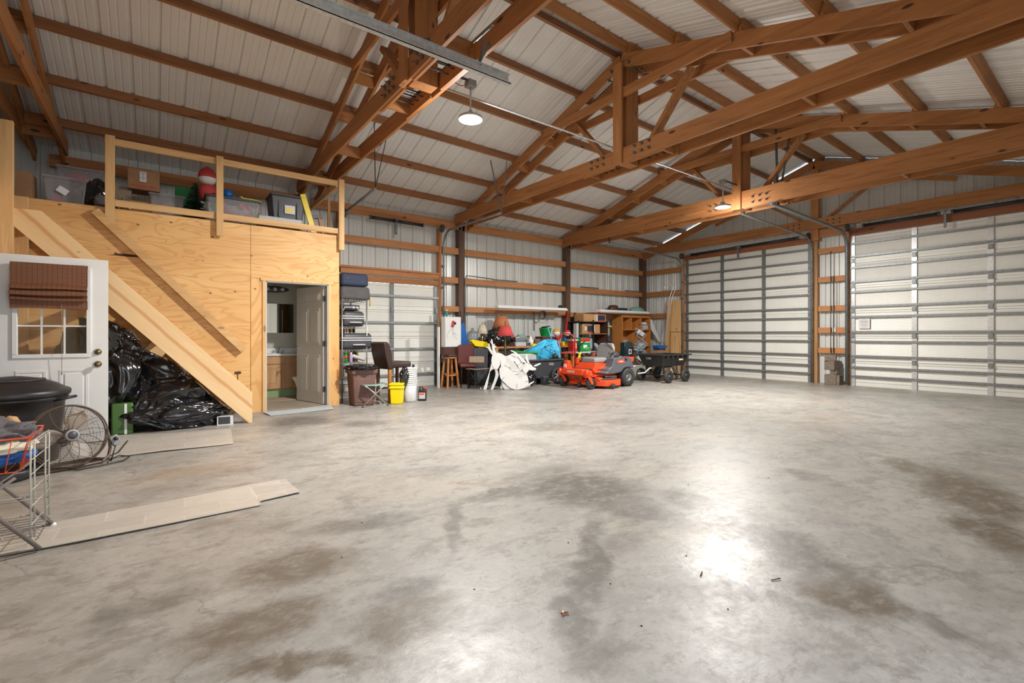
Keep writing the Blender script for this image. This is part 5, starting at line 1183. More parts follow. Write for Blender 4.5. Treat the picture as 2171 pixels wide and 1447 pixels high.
t = thing('hanging_tools', 'dark bundle of tools hanging on the wall behind the black shelf unit', 'tools', (9.64, 10.0, 1.2)); MB().bar((0, 0, 0), (.0, 0, .5), .12, .03, up=(1, 0, 0)).bar((.08, -.01, .1), (.12, -.01, .62), .04, .03, up=(1, 0, 0)).build('tool_bundle', 'blackm', t)
tag(MB().box(9.34, 9.42, 9.5, 9.62, 0, 1.5).build('pale_panel_edge', 'lgrey'), 'narrow pale upright panel right beside the second dark post', 'panel')
t = thing('side_table', 'low table with white top and orange wood legs behind the mower', 'table', (9.1, 9.15, 0)); MB().box(-.45, .42, -.2, .12, .70, .74).build('table_top', 'lgrey', t)
for x in (-.40, -.15, .36):
    for y in (-.16, .08): MB().box(x - .035, x + .035, y - .035, y + .035, 0, .70).build('leg', 'stool', t)
MB().box(-.4, .36, -.15, .1, .26, .29).build('lower_shelf', 'lgrey', t)
def boxprint(c1, c2):
    def f(t): 
        w_ = .17; MB().box(-w_, w_, -.124, -.121, .255, .345).build('red_band', 'red', t); MB().box(-w_, w_, -.124, -.121, .235, .253).build('white_band', 'paper', t); MB().box(-.08, .06, -.1245, -.121, .08, .17).build('white_print', 'paper', t)
        MB().box(-.02, .12, -.1262, -.1248, .05, .11).build('light_green_print', pl('light_green', (.15, .42, .1), .5), t)
    return f
carton('large green printed detergent box with a red top band', 9.18, 9.12, .34, .24, .36, .745, 'green', boxprint(0, 0), name='printed_box', group='printed boxes by the mower')
carton('dark red printed box left of the large green one', 8.90, 9.2, .16, .2, .27, .745, 'red', lambda t: MB().box(-.02, .04, -.104, -.101, .08, .22).build('white_print', 'paper', t), name='printed_box', group='printed boxes by the mower')
carton('clear white lidded box on top of the dark red printed box', 8.90, 9.2, .22, .22, .05, 1.02, 'lgrey', name='flat_box', group='printed boxes by the mower')
crumple('rag_bundle', 'yellow and white jumble of rags below the green box', (9.25, 8.74, .25), (.24, .12, .25), .4, 61, mt='yellow', lev=4, cat='rags', group=None, f=4)
crumple('cloth_bundle', 'white cloth jumble behind the mower seat', (9.66, 8.80, .32), (.16, .14, .32), .3, 62, mt='boardw', lev=4, cat='rags', group=None, f=3)
t = thing('orange_reel', 'orange cord hank hanging behind the mower seat', 'cord hank', (9.42, 8.84, .62)); MB().tube([(math.cos(a) * .10, 0, math.sin(a) * .045 + .03) for a in [2 * PI * i / 14 for i in range(14)]], .022, 6, True).tube([(0, 0, 0), (.04, 0, -.12), (.08, 0, -.16)], .012, 6).build('cord', 'orange', t)
# orange cubby cabinet
t = thing('cubby_cabinet', 'open orange wooden cubby cabinet near the far corner', 'cabinet', (12.16, 9.86, 0))
c = MB()
for x in (-.70, -.27, .20, .66): c.box(x - .015, x + .015, -.20, .22, 0 if abs(x) > .5 else 1.34, 1.74)
c.box(-.03, .0, -.20, .22, 0, 1.34)
c.box(-.72, .68, -.20, .22, 1.72, 1.75).box(-.70, .66, -.20, .22, 1.325, 1.35).box(-.70, .66, -.20, .22, .80, .825).box(-.70, .66, -.20, .22, .30, .325)
c.build('shelf_frame', 'cabinet', t); MB().box(-.70, .66, .215, .225, .02, 1.74).build('back_panel', 'cabinet', t)
MB().box(-1.95, .72, -.22, .24, 1.795, 1.835).build('top_board', 'jambz', t); MB().box(-.72, .68, -.18, .22, 1.752, 1.794).build('top_cleat', 'cabinet', t)
t = thing('dark_bookcase', 'narrow dark bookcase left of the orange cubby cabinet', 'bookcase', (10.90, 9.92, 0))
MB().box(-.25, .22, .13, .15, 0, 1.70).box(-.25, -.23, -.18, .14, 0, 1.70).build('bookcase_body', 'darkwood', t)
for z in (.40, .96, 1.41, 1.68): MB().box(-.23, .22, -.18, .13, z - .02, z).build('shelf_board', 'darkwood', t)
t = thing('magazine_stack', 'yellow and white magazines on the dark bookcase shelf', 'magazines', (10.93, 9.84, 1.412)); MB().box(-.14, .14, -.1, .1, 0, .03).build('lower_magazine', 'yellow', t); MB().box(-.12, .10, -.1, .1, .031, .055).build('upper_magazine', 'lgrey', t)
t = thing('old_printer', 'dark grey device tilted on the middle shelf of the dark bookcase', 'printer', (10.92, 9.84, .962)); MB().tbox((0, 0, 0), (.26, .22, .20), (.8, .8)).build('printer_body', 'dgrey', t, bevel=.02)
t = thing('small_white_device', 'small white box with grey front in the right-hand cubby', 'device', (12.58, 9.78, 1.352)); MB().box(-.12, .12, -.12, .12, 0, .16).build('case', 'lgrey', t, bevel=.01); MB().box(-.05, .05, -.125, -.121, .03, .10).build('front_panel', 'cream', t); MB().tbox((0, 0, .16), (.2, .18, .07), (.8, .8)).build('paper_pile', 'paper', t)
t = thing('cap_box', 'rounded dark brown lidded basket on top of the shelf board', 'basket', (11.33, 9.92, 1.837)); MB().lathe([(.19, 0), (.20, .02), (.20, .18), (.16, .24), (.08, .26), (.001, .262)], n=20, sy=.7).build('basket_body', 'darkwood', t)
t = thing('blue_small_bin', 'small dark blue bin next to the brown basket on the top board', 'bin', (11.74, 9.92, 1.837)); MB().tbox((0, 0, 0), (.28, .2, .18), (1.06, 1.06)).build('bin_body', 'navy', t, bevel=.01)
crumple('green_bag', 'folded dark green bag on the top board near the far corner', (12.42, 9.90, 1.945), (.30, .17, .12), .2, 66, mt='mint', lev=4, cat='bag', group=None)
t = thing('teal_cooler_box', 'dark teal upright case with white picture label behind the mower', 'case', (11.05, 9.22, 0), R(-10)); MB().tbox((0.02, 0, 0), (.24, .20, .96), (1, 1)).build('case_body', 'teal', t, bevel=.02); MB().box(.02, .13, -.135, -.131, .62, .76).build('picture_label', 'paper', t); MB().box(.04, .11, -.138, -.1355, .65, .73).build('label_print', 'maroon', t)
MB().box(.02, .13, -.135, -.131, .40, .50).build('picture_label', 'lgrey', t); MB().tube([(-.1, -.15, .62), (-.1, -.15, .86)], .018, 8).build('side_handle', 'navy', t)
crumple('clutter_pile', 'grey jumble of plastic parts below the cubby cabinet', (11.80, 9.40, .36), (.42, .18, .36), .5, 71, mt='grey', lev=5, cat='clutter heap', group=None, f=4)
crumple('clutter_pile', 'pile of pale plastic pieces atop the grey jumble by the corner', (11.72, 9.20, .84), (.16, .10, .09), .7, 72, mt='bluegrey', lev=4, cat='clutter heap', group=None, f=4)
crumple('dried_plant', 'dull tan plant-like clump on the cubby cabinet shelf', (11.75, 9.78, .90), (.20, .12, .12), .5, 73, mt='tan', lev=4, cat='plant', group=None, f=4)
t = thing('tabletop_panel', 'white tabletop panel leaning diagonally against the far corner cabinet', 'panel', (12.93, 9.60, 0)); MB().prism([(-.18, 1.66), (-.14, 1.68), (.36, .92), (.34, .84), (-.14, 1.34), (-.16, 1.45)], .03, faceY(0, .02, 0)).build('panel_face', 'white', t)
t = thing('accordion_rack', 'grey metal scissor-folding rack standing beside the garden cart', 'folding rack', (10.31, 8.62, 0), R(-36.8))
t.location = (11.22, 8.70, 0)
c = MB(); P = [(.03, 1.38), (-.22, 1.17), (.10, .92), (-.22, .68), (.05, .44), (-.25, .20)]
for a, b in zip(P, P[1:]):
    for y in (-.10, .10): c.bar((a[0], y, a[1]), (b[0], y, b[1]), .02, .022, up=(0, 1, 0))
P2 = [(-.22, 1.38), (.05, 1.17), (-.22, .92), (.08, .68), (-.22, .44), (.05, .20)]
for a, b in zip(P2, P2[1:]):
    for y in (-.08, .12): c.bar((a[0], y, a[1]), (b[0], y, b[1]), .02, .022, up=(0, 1, 0))
c.bar((-.25, 0, .2), (-.25, 0, 0), .022, .022, up=(0, 1, 0)).bar((.05, 0, .2), (.05, 0, 0), .022, .022, up=(0, 1, 0))
c.build('scissor_bars', 'galv', t)
for z, x in ((1.18, -.20), (.70, -.20), (.24, -.2)): MB().box(x - .02, x + .24, -.10, .10, z + .02, z + .035, Matrix.Rotation(R(0), 4, 'Y')).build('shelf_tray', 'grey', t)
for z_ in (1.19, .46):
    tm = Matrix.Translation((-.14, 0, z_)) @ Matrix.Rotation(R(35), 4, 'Y'); MB().box(-.09, .11, -.1, .1, 0, .01, tm).box(-.09, .11, -.1, -.09, 0, .12, tm).box(-.09, .11, .09, .1, 0, .12, tm).box(-.09, -.08, -.09, .09, .01, .12, tm).box(.10, .11, -.09, .09, .01, .12, tm).build('open_tray', 'lgrey', t)
MB().box(-.26, .02, -.1, .1, 1.36, 1.375, Matrix.Translation((0, 0, .1)) @ Matrix.Rotation(R(6), 4, 'Y')).build('shelf_tray', 'galvd', t)
t = thing('white_blue_canister', 'white and blue round container heaped beside the grey scissor rack', 'container', (11.35, 9.0, .62)); MB().lathe([(.12, 0), (.13, .02), (.13, .24), (.001, .25)], n=18).build('container_body', 'bluegrey', t); MB().lathe([(.131, .05), (.131, .1)], n=18).build('blue_band', 'navy', t); MB().box(-.1, .1, -.1, .1, -.62, 0).build('box_under', 'carddark', t)
t = thing('blue_tub', 'blue plastic tub at the foot of the leaning hook rods', 'tub', (12.32, 8.95, 0)); MB().tbox((0, 0, .0), (.30, .22, .76), (1.0, 1.0)).build('tub_body', 'darkwood', t); MB().tbox((0, 0, .76), (.36, .22, .10), (1.1, 1.1)).build('tub_rim', 'blue', t, bevel=.01)
t = thing('brown_carton_scrap', 'opened brown carton beneath the blue tub', 'box', (12.02, 8.72, 0)); MB().tbox((0, 0, 0), (.36, .2, .72), (1.1, 1.1)).build('box_body', 'carddark', t)
for s, y, l in ((0, 0, 'nearer long white-metal pole with a hooked top, leaning in the corner'), (1, 0, 'farther long white-metal pole with a hooked top, leaning in the corner')):
    t = thing('hook_pole', l, 'hook pole', (12.46, 8.92, .72), R(-36.8), 'hook poles in the corner')
    dx = .07 * s; base = [(0 + dx * .0, 0, 0), (.22 + dx, .05, 1.62), (.30 + dx * 1.3, .05, 1.86)]
    hk = [(.30 + dx * 1.3 - .125 + .125 * math.cos(a) , .05, 1.90 + .12 * math.sin(a)) for a in [R(d) for d in range(0, 181, 20)]]
    MB().tube(base + hk + [(.05 + dx * 1.3, .05, 1.80)], .011, 8).build('pole', 'galvl', t)
# planks in the corner
t = thing('leaning_plank', 'wide new pine board leaning upright in the far corner', 'plank', (12.92, 8.90, 0)); MB().bar((0, .02, 0), (.13, .0, 2.27), .57, .03, up=(1, 0, 0)).build('board', 'newz', t)
t = thing('leaning_plank', 'shorter pine board with dark trim lines leaning over the wide one', 'plank', (12.80, 8.78, 0)); MB().bar((0, 0, 0), (.10, .0, 1.32), .31, .025, up=(1, 0, 0)).build('board', 'newz', t)
MB().bar((.02, .0, .0), (.078, .0, 1.15), .006, .03, up=(1, 0, 0)).build('joint_line', 'darkwood', t)
for z in (1.13, 1.27): MB().bar((.085, -.155, z), (.085, .155, z), .02, .012).build('trim_line', 'blackm', t)
# ================================================================= DEER CUTOUTS
FZ = R(-36.8)
def smooth(P, n=4):
    out = []; L = len(P)
    for i in range(L):
        p0, p1, p2, p3 = (Vector((*P[(i + k - 1) % L], 0)) for k in range(4))
        for j in range(n):
            u = j / n; q = .5 * ((2 * p1) + (p2 - p0) * u + (2 * p0 - 5 * p1 + 4 * p2 - p3) * u * u + (3 * p1 - p0 - 3 * p2 + p3) * u ** 3); out.append((q.x, max(.003, q.y)))
    return out
def cut(t, name, poly, y, th=.014, mt='boardw', ry=0):
    if len(poly) < 20: poly = smooth(poly)
    return MB().prism(poly, th, Matrix.Translation((0, y + th / 2, 0)) @ Matrix.Rotation(ry, 4, 'Z') @ Matrix.Rotation(PI / 2, 4, 'X')).build(name, mt, t, bevel=.002)
def ell(cx, cz, a, b, n=20, a0=0): return [(cx + a * math.cos(2 * PI * i / n + a0), cz + b * math.sin(2 * PI * i / n + a0)) for i in range(n)]
t = thing('deer_cutout', 'standing white plywood reindeer cutout with two antlers', 'reindeer cutout', (5.868, 8.536, 0), FZ, 'flat white reindeer decorations')
A_front = [(-0.023, 0.693), (0.005, 0.764), (0.076, 0.778), (0.147, 0.679), (0.161, 0.566), (0.119, 0.467), (0.062, 0.438), (0.005, 0.495), (-0.03, 0.594)]
A_body = [(0.076, 0.785), (0.175, 0.778), (0.274, 0.722), (0.374, 0.75), (0.416, 0.778), (0.515, 0.764), (0.628, 0.679), (0.657, 0.566), (0.643, 0.50), (0.60, 0.52), (0.50, 0.60), (0.36, 0.58), (0.25, 0.50), (0.175, 0.481), (0.161, 0.623)]
A_legs = [(-0.203, 0.005), (-0.096, 0.324), (-0.054, 0.48), (-0.025, 0.565), (0.074, 0.48), (0.116, 0.367), (0.116, 0.282), (0.003, 0), (-0.045, 0), (0.045, 0.268), (0.052, 0.395), (0.017, 0.445), (-0.054, 0.395), (-0.075, 0.31), (-0.139, 0.005)]
A_ant1 = [(0.024, 0.763), (-0.011, 0.749), (-0.068, 0.82), (-0.11, 0.891), (-0.153, 0.912), (-0.146, 0.926), (-0.103, 0.919), (-0.096, 0.962), (-0.103, 0.99), (-0.075, 0.997), (-0.054, 0.905), (-0.011, 0.834)]
A_ant2 = [(0.052, 0.678), (0.102, 0.685), (0.088, 0.763), (0.045, 0.863), (0.045, 0.905), (0.074, 0.919), (0.067, 0.948), (0.038, 0.945), (0.045, 0.99), (0.024, 0.99), (0.01, 0.962), (-0.004, 1.047), (-0.018, 1.096), (-0.04, 1.082), (-0.033, 1.03), (-0.068, 1.047), (-0.025, 0.976), (-0.011, 0.877), (0.017, 0.763)]
cut(t, 'chest', A_front, -.06); cut(t, 'body', A_body, .06, ry=R(6)); cut(t, 'front_legs', A_legs, -.03); cut(t, 'antler', A_ant1, .0); cut(t, 'antler', A_ant2, -.03)
cut(t, 'haunch', ell(.33, .44, .10, .22), .16, ry=R(20)); cut(t, 'hind_legs', [(.16, 0), (.22, 0), (.28, .25), (.34, .35), (.30, .45), (.2, .42), (.2, .3)], .16)
t = thing('deer_cutout', 'fallen white plywood reindeer cutout lying with its head to the right', 'reindeer cutout', (6.207, 8.220, 0), FZ, 'flat white reindeer decorations')
BP = dict(body=([(-0.32, 0.414), (-0.299, 0.484), (-0.228, 0.506), (-0.144, 0.484), (-0.045, 0.4), (0.096, 0.386), (0.223, 0.4), (0.279, 0.315), (0.307, 0.203), (0.3, 0.104), (0.195, 0.034), (0.054, 0.005), (-0.087, 0.048), (-0.228, 0.174), (-0.299, 0.259)], -.02),
 under_plate=([(-0.256, 0.146), (-0.087, 0.062), (0.054, 0.005), (0.321, 0.104), (0.336, 0.062), (0.166, 0.012), (-0.087, 0.005), (-0.214, 0.012)], .04),
 head=([(0.202, 0.541), (0.251, 0.583), (0.336, 0.569), (0.406, 0.499), (0.462, 0.47), (0.469, 0.435), (0.392, 0.421), (0.321, 0.428), (0.265, 0.358), (0.237, 0.329), (0.181, 0.414), (0.195, 0.484)], -.05),
 antler=([(-0.08, 0.844), (-0.038, 0.848), (0.082, 0.78), (0.195, 0.668), (0.258, 0.604), (0.237, 0.583), (0.152, 0.625), (0.068, 0.738), (-0.017, 0.808)], -.03),
 antler_branch=([(0.262, 0.78), (0.279, 0.766), (0.293, 0.682), (0.328, 0.583), (0.3, 0.569), (0.265, 0.625), (0.244, 0.71)], -.08),
 ear=([(0.427, 0.527), (0.554, 0.576), (0.568, 0.555), (0.462, 0.506)], -.03), leg=([(0.25, 0.09), (0.413, 0.181), (0.42, 0.16), (0.27, 0.06)], .0),
 side_plate=([(-0.172, 0.696), (-0.144, 0.71), (-0.031, 0.625), (0.054, 0.513), (0.11, 0.4), (-0.045, 0.407), (-0.087, 0.484), (-0.172, 0.513)], .03),
 rib_plate=([(0.011, 0.668), (0.068, 0.71), (0.138, 0.682), (0.188, 0.583), (0.195, 0.47), (0.124, 0.407), (0.082, 0.513), (0.026, 0.583)], .07))
for k, (p, y) in BP.items(): cut(t, k, p, y)
cut(t, 'side_plate', ell(.0, .25, .2, .2), .12, ry=R(25))
for (a, b) in (((-.28, .20), (-.21, .28)), ((.06, .02), (.065, .14)), ((.24, .18), (.30, .19)), ((.02, .33), (.10, .345)), ((.17, .43), (.24, .36)), ((.08, .52), (.16, .60))):
    MB().bar((a[0], -.031 - (.03 if a[1] > .4 else 0), a[1]), (b[0], -.031 - (.03 if a[1] > .4 else 0), b[1]), .004, .008, up=(0, 0, 1) if a[0] != b[0] else (1, 0, 0)).build('slot', 'grey', t)
t = tag(MB().tbox((6.62, 9.02, 0), (.55, .34, .40), (1.1, 1.1)).build('teal_floor_tote', 'teal', bevel=.02), 'dark teal tote on the floor behind the standing reindeer', 'tote')
t = tag(MB().tbox((7.05, 8.95, .0), (.55, .30, .74), (1.0, 1.0)).build('grey_floor_box', 'lgrey', bevel=.02), 'pale grey box behind the fallen reindeer', 'box')
tag(MB().bar((6.75, 9.0, .79), (7.35, 8.8, .75), .12, .05).build('green_red_roll', 'green', bevel=.015), 'long green roll lying on the pale grey box before the bench', 'roll')
# ================================================================= BLACK YARD CART WITH BLUE FOLDED WAGON
t = thing('yard_cart', 'black plastic two-wheeled yard cart carrying the folded blue wagon', 'cart', (7.5, 8.72, 0), 0)
def tub(x0, x1, y0, y1, z0, z1, ins, th=.02, nose=0):
    c = MB(); o_ = [(x0, y0, z1), (x1, y0, z1), (x1, y1, z1), (x0, y1, z1)]; b_ = [(x0 + ins + nose, y0 + ins, z0), (x1 - ins, y0 + ins, z0), (x1 - ins, y1 - ins, z0), (x0 + ins + nose, y1 - ins, z0)]
    i_ = [(p[0] + (th if p[0] == x0 else -th), p[1] + (th if p[1] == y0 else -th), z1) for p in o_]; d_ = [(p[0] + (th if p[0] < (x0 + x1) / 2 else -th), p[1] + (th if p[1] < (y0 + y1) / 2 else -th), z0 + th) for p in b_]
    c.faces(o_ + b_ + i_ + d_, [(0, 1, 5, 4), (1, 2, 6, 5), (2, 3, 7, 6), (3, 0, 4, 7), (4, 5, 6, 7), (0, 8, 9, 1), (1, 9, 10, 2), (2, 10, 11, 3), (3, 11, 8, 0), (8, 12, 13, 9), (9, 13, 14, 10), (10, 14, 15, 11), (11, 15, 12, 8), (12, 13, 14, 15)]); return c
tub(-.60, .45, -.14, .46, .16, .60, .05, nose=.22).build('cart_tub', 'dgrey', t, bevel=.012)
c = MB()
for (a, b, e, f) in ((-.63, .48, -.17, -.14), (-.63, .48, .46, .49), (-.63, -.60, -.14, .46), (.45, .48, -.14, .46)): c.box(a, b, e, f, .565, .61)
c.build('tub_rim', 'dgrey', t, bevel=.006)
for y in (-.12, .4): MB().tbox((-.10, y, 0), (.13, .12, .20), (1.3, 1.2)).build('foot', 'dgrey', t, bevel=.008)
for y in (-.19, .51):
    wb = MB().lathe([(.14, -.025), (.17, -.03), (.20, -.02), (.205, 0), (.20, .02), (.17, .03), (.14, .025)], (.26, y, .205), 28, 'y', cap=False).build('wheel', 'rubber', t)
    c = MB()
    for k in range(6): a = PI / 6 + k * PI / 3; c.bar((.26, y, .205), (.26 + .15 * math.cos(a), y, .205 + .15 * math.sin(a)), .02, .02, up=(0, 1, 0))
    c.lathe([(.001, -.03), (.03, -.03), (.03, .03), (.001, .03)], (.26, y, .205), 14, 'y'); c.build('spokes', 'grey', wb)
# white rounded emblem
c = MB(); c.box(.02, .16, -.150, -.147, .46, .465).box(.02, .16, -.150, -.147, .505, .51).box(.02, .025, -.150, -.147, .46, .51).box(.155, .16, -.150, -.147, .46, .51).box(.04, .14, -.150, -.147, .483, .488); c.build('emblem', 'paper', t)
crumple('black_sack', 'black sack slumped on the floor left of the yard cart', (6.90, 8.62, .16), (.20, .16, .16), .3, 81, lev=4, cat='sack', group=None)
t = thing('folded_wagon', 'folded sky-blue canvas wagon riding in the black yard cart', 'wagon', (7.522, 8.90, 0), FZ)
W_out = [(-0.476, 0.771), (-0.303, 0.842), (-0.082, 0.952), (0.075, 1.062), (0.201, 1.078), (0.39, 1.062), (0.468, 0.81), (0.5, 0.621), (0.264, 0.621), (0.059, 0.55), (-0.145, 0.53), (-0.303, 0.60), (-0.365, 0.731)]
W_d = [-.12, -.10, -.08, .02, .08, .02, -.02, .0, -.06, -.08, -.10, -.12, -.12]
c = MB(); cn = (.05, -.16, .86); rim = [(x, d, z) for (x, z), d in zip(W_out, W_d)]
n_ = len(rim); back = [(x, d + .22, z - .02) for x, d, z in rim]
c.faces(rim + back + [cn], [(i, (i + 1) % n_, 2 * n_) for i in range(n_)] + [(i, (i + 1) % n_, n_ + (i + 1) % n_, n_ + i) for i in range(n_)] + [tuple(range(n_, 2 * n_))]); c.build('canvas_body', 'skyblue', t)
c = MB()
for a, b in (((0.122, 0.904), (0.468, 0.763)), ((0.39, 1.03), (0.201, 0.621)), ((0.091, 0.873), (-0.035, 0.606)), ((-0.177, 0.747), (0.169, 0.606)), ((0.122, 0.904), (0.39, 1.046)), ((0.421, 1.046), (0.492, 0.763)), ((-.40, .77), (.09, 1.05))): c.tube([(a[0], -.18, a[1]), (b[0], -.12, b[1])], .011, 6)
c.build('frame_tube', 'skyblued', t)
MB().ball((.105, -.19, .895), .022).build('hub_joint', 'black', t)
MB().tube([(.28, -.02, 1.05), (.177, .0, 1.37)], .012, 8).build('handle', 'skyblued', t); MB().bar((.12, 0, 1.385), (.24, 0, 1.395), .03, .03).build('grip', 'black', t)
MB().lathe([(.001, -.03), (.07, -.03), (.08, 0), (.07, .03), (.001, .03)], (.36, -.10, .66), 16, 'y').build('wheel', 'black', t)
# ================================================================= ORANGE MOWER
t = thing('riding_mower', 'orange zero-turn riding mower with grey seat, parked facing left', 'riding mower', (8.15, 7.68, 0))
def XZ(poly, y0, y1, name, mt, bevel=.01, parent=None, seg=2):
    return MB().prism(poly, y1 - y0, Matrix.Translation((0, y1, 0)) @ Matrix.Rotation(PI / 2, 4, 'X')).build(name, mt, parent or t, bevel=bevel, seg=seg)
# frame and nose
MB().box(-.66, -.58, -.46, .46, .29, .41).build('front_beam', 'orange', t, bevel=.01)
XZ([(-.70, .30), (-.70, .42), (-.56, .43), (-.40, .39), (-.35, .28), (-.6, .26)], -.28, .36, 'nose_panel', 'orange')
text('ARIENS', .075, 'paper', t, faceX(-.705, .08, .365), .001)
for y in (-.22, .26): MB().box(-.60, .75, y - .03, y + .03, .24, .32).build('frame_rail', 'orange', t, bevel=.006)
MB().box(-.54, -.32, -.24, .32, .395, .425).build('foot_mat', 'black', t, bevel=.008)
MB().prism([(-.62, .40), (-.44, .40), (-.52, .60), (-.60, .60)], .12, Matrix.Translation((0, .40, 0)) @ Matrix.Rotation(PI / 2, 4, 'X')).build('lift_pedal', 'orange', t, bevel=.008)
MB().box(-.635, -.625, .30, .33, .44, .52).box(-.635, -.625, .36, .385, .44, .52).build('warning_decal', 'paper', t)
# casters
for y in (-.41, .44):
    MB().tube([(-.69, y, .28), (-.69, y, .42)], .034, 12).build('spindle_housing', 'orange', t)
    MB().box(-.70, -.60, y - .03, y + .03, .31, .39).build('beam_end', 'orange', t, bevel=.008)
    for s in (-1, 1): MB().prism([(-.72, .27), (-.64, .29), (-.54, .15), (-.56, .105), (-.60, .11), (-.66, .20)], .01, Matrix.Translation((0, y + s * .052 + .005, 0)) @ Matrix.Rotation(PI / 2, 4, 'X')).build('caster_fork', 'orange', t)
    MB().box(-.72, -.63, y - .055, y + .055, .265, .285).build('fork_bridge', 'orange', t)
    wl = MB().lathe([(.07, -.042), (.10, -.045), (.125, -.035), (.13, 0), (.125, .035), (.10, .045), (.07, .042)], (-.575, y, .13), 28, 'y', cap=False).build('caster_tyre', 'rubber', t)
    MB().lathe([(.001, -.03), (.03, -.04), (.035, -.025), (.072, -.03), (.072, .03), (.001, .03)], (-.575, y, .13), 20, 'y').build('caster_rim', 'galvd', wl)
# rear wheels
for y in (-.42, .46):
    wl = MB().lathe([(.11, -.10), (.17, -.105), (.20, -.09), (.213, -.05), (.216, 0), (.213, .05), (.20, .09), (.17, .105), (.11, .10)], (.57, y, .216), 36, 'y', cap=False).build('rear_tyre', 'rubber', t)
    c = MB()
    for k in range(30):
        a = 2 * PI * k / 30
        for s in (-1, 1): c.box(-.008, .008, s * .05 - .035, s * .05 + .035, .210, .224, Matrix.Translation((.57, y, .216)) @ Matrix.Rotation(a + s * .05, 4, 'Y'))
    c.build('tread_lugs', 'rubber', wl)
    MB().lathe([(.001, -.04), (.03, -.085), (.035, -.06), (.06, -.055), (.075, -.075), (.112, -.095), (.112, .095), (.001, .06)], (.57, y, .216), 28, 'y').build('rear_rim', 'galv', wl)
# body
XZ([(-.36, .40), (-.28, .555), (.12, .535), (.08, .33), (-.32, .33)], -.29, .31, 'seat_pod', 'orange', .012)
text('ZOOM', .055, 'blackm', t, faceY(-.14, -.294, .40), .001)
XZ([(-.34, .52), (-.32, .66), (-.28, .66), (-.26, .52)], .24, .30, 'pod_front_lip', 'orange', .006)
for y0, y1 in ((-.50, -.26), (.28, .54)):
    XZ([(-.20, .335), (-.12, .37), (-.10, .42), (.02, .47), (.09, .655), (.20, .67), (.66, .66), (.70, .60), (.76, .46), (.76, .41), (.66, .44), (.52, .445), (.42, .42), (.34, .355), (.28, .33), (.05, .31), (-.18, .31)], y0, y1, 'fender', 'dgrey2', .02, seg=3)
M['rdec'] = M['orange']
MB().box(.19, .43, -.505, -.501, .545, .615).build('fender_decal', 'orange', t, bevel=.002); text('ARIENS', .04, 'paper', t, faceY(.31, -.507, .578), .0008)
XZ([(.10, .44), (.22, .68), (.26, .68), (.16, .44)], -.30, -.262, 'orange_side_bar', 'orange', .004)
MB().box(.44, .52, -.506, -.500, .59, .65).build('control_panel', 'black', t)
# seat
MB().tbox((.0, .0, .545), (.50, .46, .12), (.96, .96)).build('seat_cushion', 'seat', t, bevel=.045, seg=5)
bm_ = MB().prism([(-.23, 0), (.23, 0), (.26, .10), (.25, .28), (.19, .38), (-.19, .38), (-.25, .28), (-.26, .10)], .085, Matrix.Translation((.27, 0, .63)) @ Matrix.Rotation(R(14), 4, 'Y') @ Matrix.Rotation(PI / 2, 4, 'Z') @ Matrix.Rotation(PI / 2, 4, 'X')).build('seat_back', 'seat', t, bevel=.035, seg=4)
for y in (-.27, .27): MB().bar((.16, y, .76), (.36, y, .77), .05, .035).build('armrest', 'dgrey', t, bevel=.01)
# levers
MB().tube([(.12, -.30, .50), (.13, -.31, .60), (.27, -.31, .80), (.28, -.28, .86), (.20, -.18, .98), (.10, -.08, 1.07)], .013, 8).build('steering_lever', 'blackm', t)
MB().tube([(-.05, .32, .56), (-.06, .33, .62), (-.20, .33, .80), (-.20, .32, .92), (-.16, .24, .99), (-.12, .18, 1.05)], .013, 8).build('steering_lever', 'blackm', t)
MB().tube([(-.26, .30, .60), (-.20, .30, .72)], .02, 8).ball((-.20, .30, .74), .035).build('yellow_lever_knob', 'yellow', t)
MB().tube([(-.30, .20, .56), (-.22, .16, .70)], .012, 8).ball((-.21, .155, .72), .03, sc=(1.6, 1, .8)).build('deck_lever', 'black', t)
# engine and guard
MB().box(.42, .78, -.20, .24, .44, .62).build('engine_block', 'blackm', t, bevel=.02); MB().lathe([(.17, .62), (.17, .74), (.13, .78), (.001, .785)], (.60, .02, 0), 24).build('engine_cover', 'dgrey', t)
MB().tube([(.55, -.16, .62), (.66, -.2, .66), (.8, -.2, .6)], .035, 10).build('muffler', 'galvd', t)
for y in (-.30, .34): XZ([(.62, .40), (.70, .64), (1.0, .66), (.98, .56), (.80, .50), (.78, .30), (.70, .30)], y - .015, y + .015, 'rear_guard_plate', 'orange', .004)
MB().box(.93, .99, -.30, .34, .57, .66).build('rear_guard', 'orange', t, bevel=.008)
# deck
D = [(-.46, -.34), (-.30, -.60), (.16, -.62), (.30, -.50), (.32, .42), (.20, .60), (-.28, .60), (-.46, .38)]
MB().prism(D, .13, Matrix.Translation((0, 0, .06))).build('deck_shell', 'orange', t, bevel=.012)
MB().prism([(-.34, -.52), (.14, -.54), (.2, -.40), (.12, -.28), (-.3, -.30)], .025, Matrix.Translation((0, 0, .195))).build('discharge_chute', 'dgrey', t, bevel=.008)
MB().box(-.42, -.30, -.50, -.38, .19, .25).build('deck_bracket', 'orange', t, bevel=.006)
for (x, y) in ((-.14, -.66), (-.52, .0), (-.30, .65)):
    wl = MB().lathe([(.001, -.03), (.05, -.03), (.062, -.015), (.062, .015), (.05, .03), (.001, .03)], (x, y, .066), 20, 'y').build('anti_scalp_wheel', 'rubber', t)
    MB().tube([(x, y - .035, .066), (x, y + .035, .066)], .018, 8).build('wheel_hub', 'galvd', wl)
for y in (-.1, .22): MB().lathe([(.06, .19), (.06, .23), (.02, .25), (.001, .25)], (-.1, y, 0), 16).build('deck_pulley', 'blackm', t)
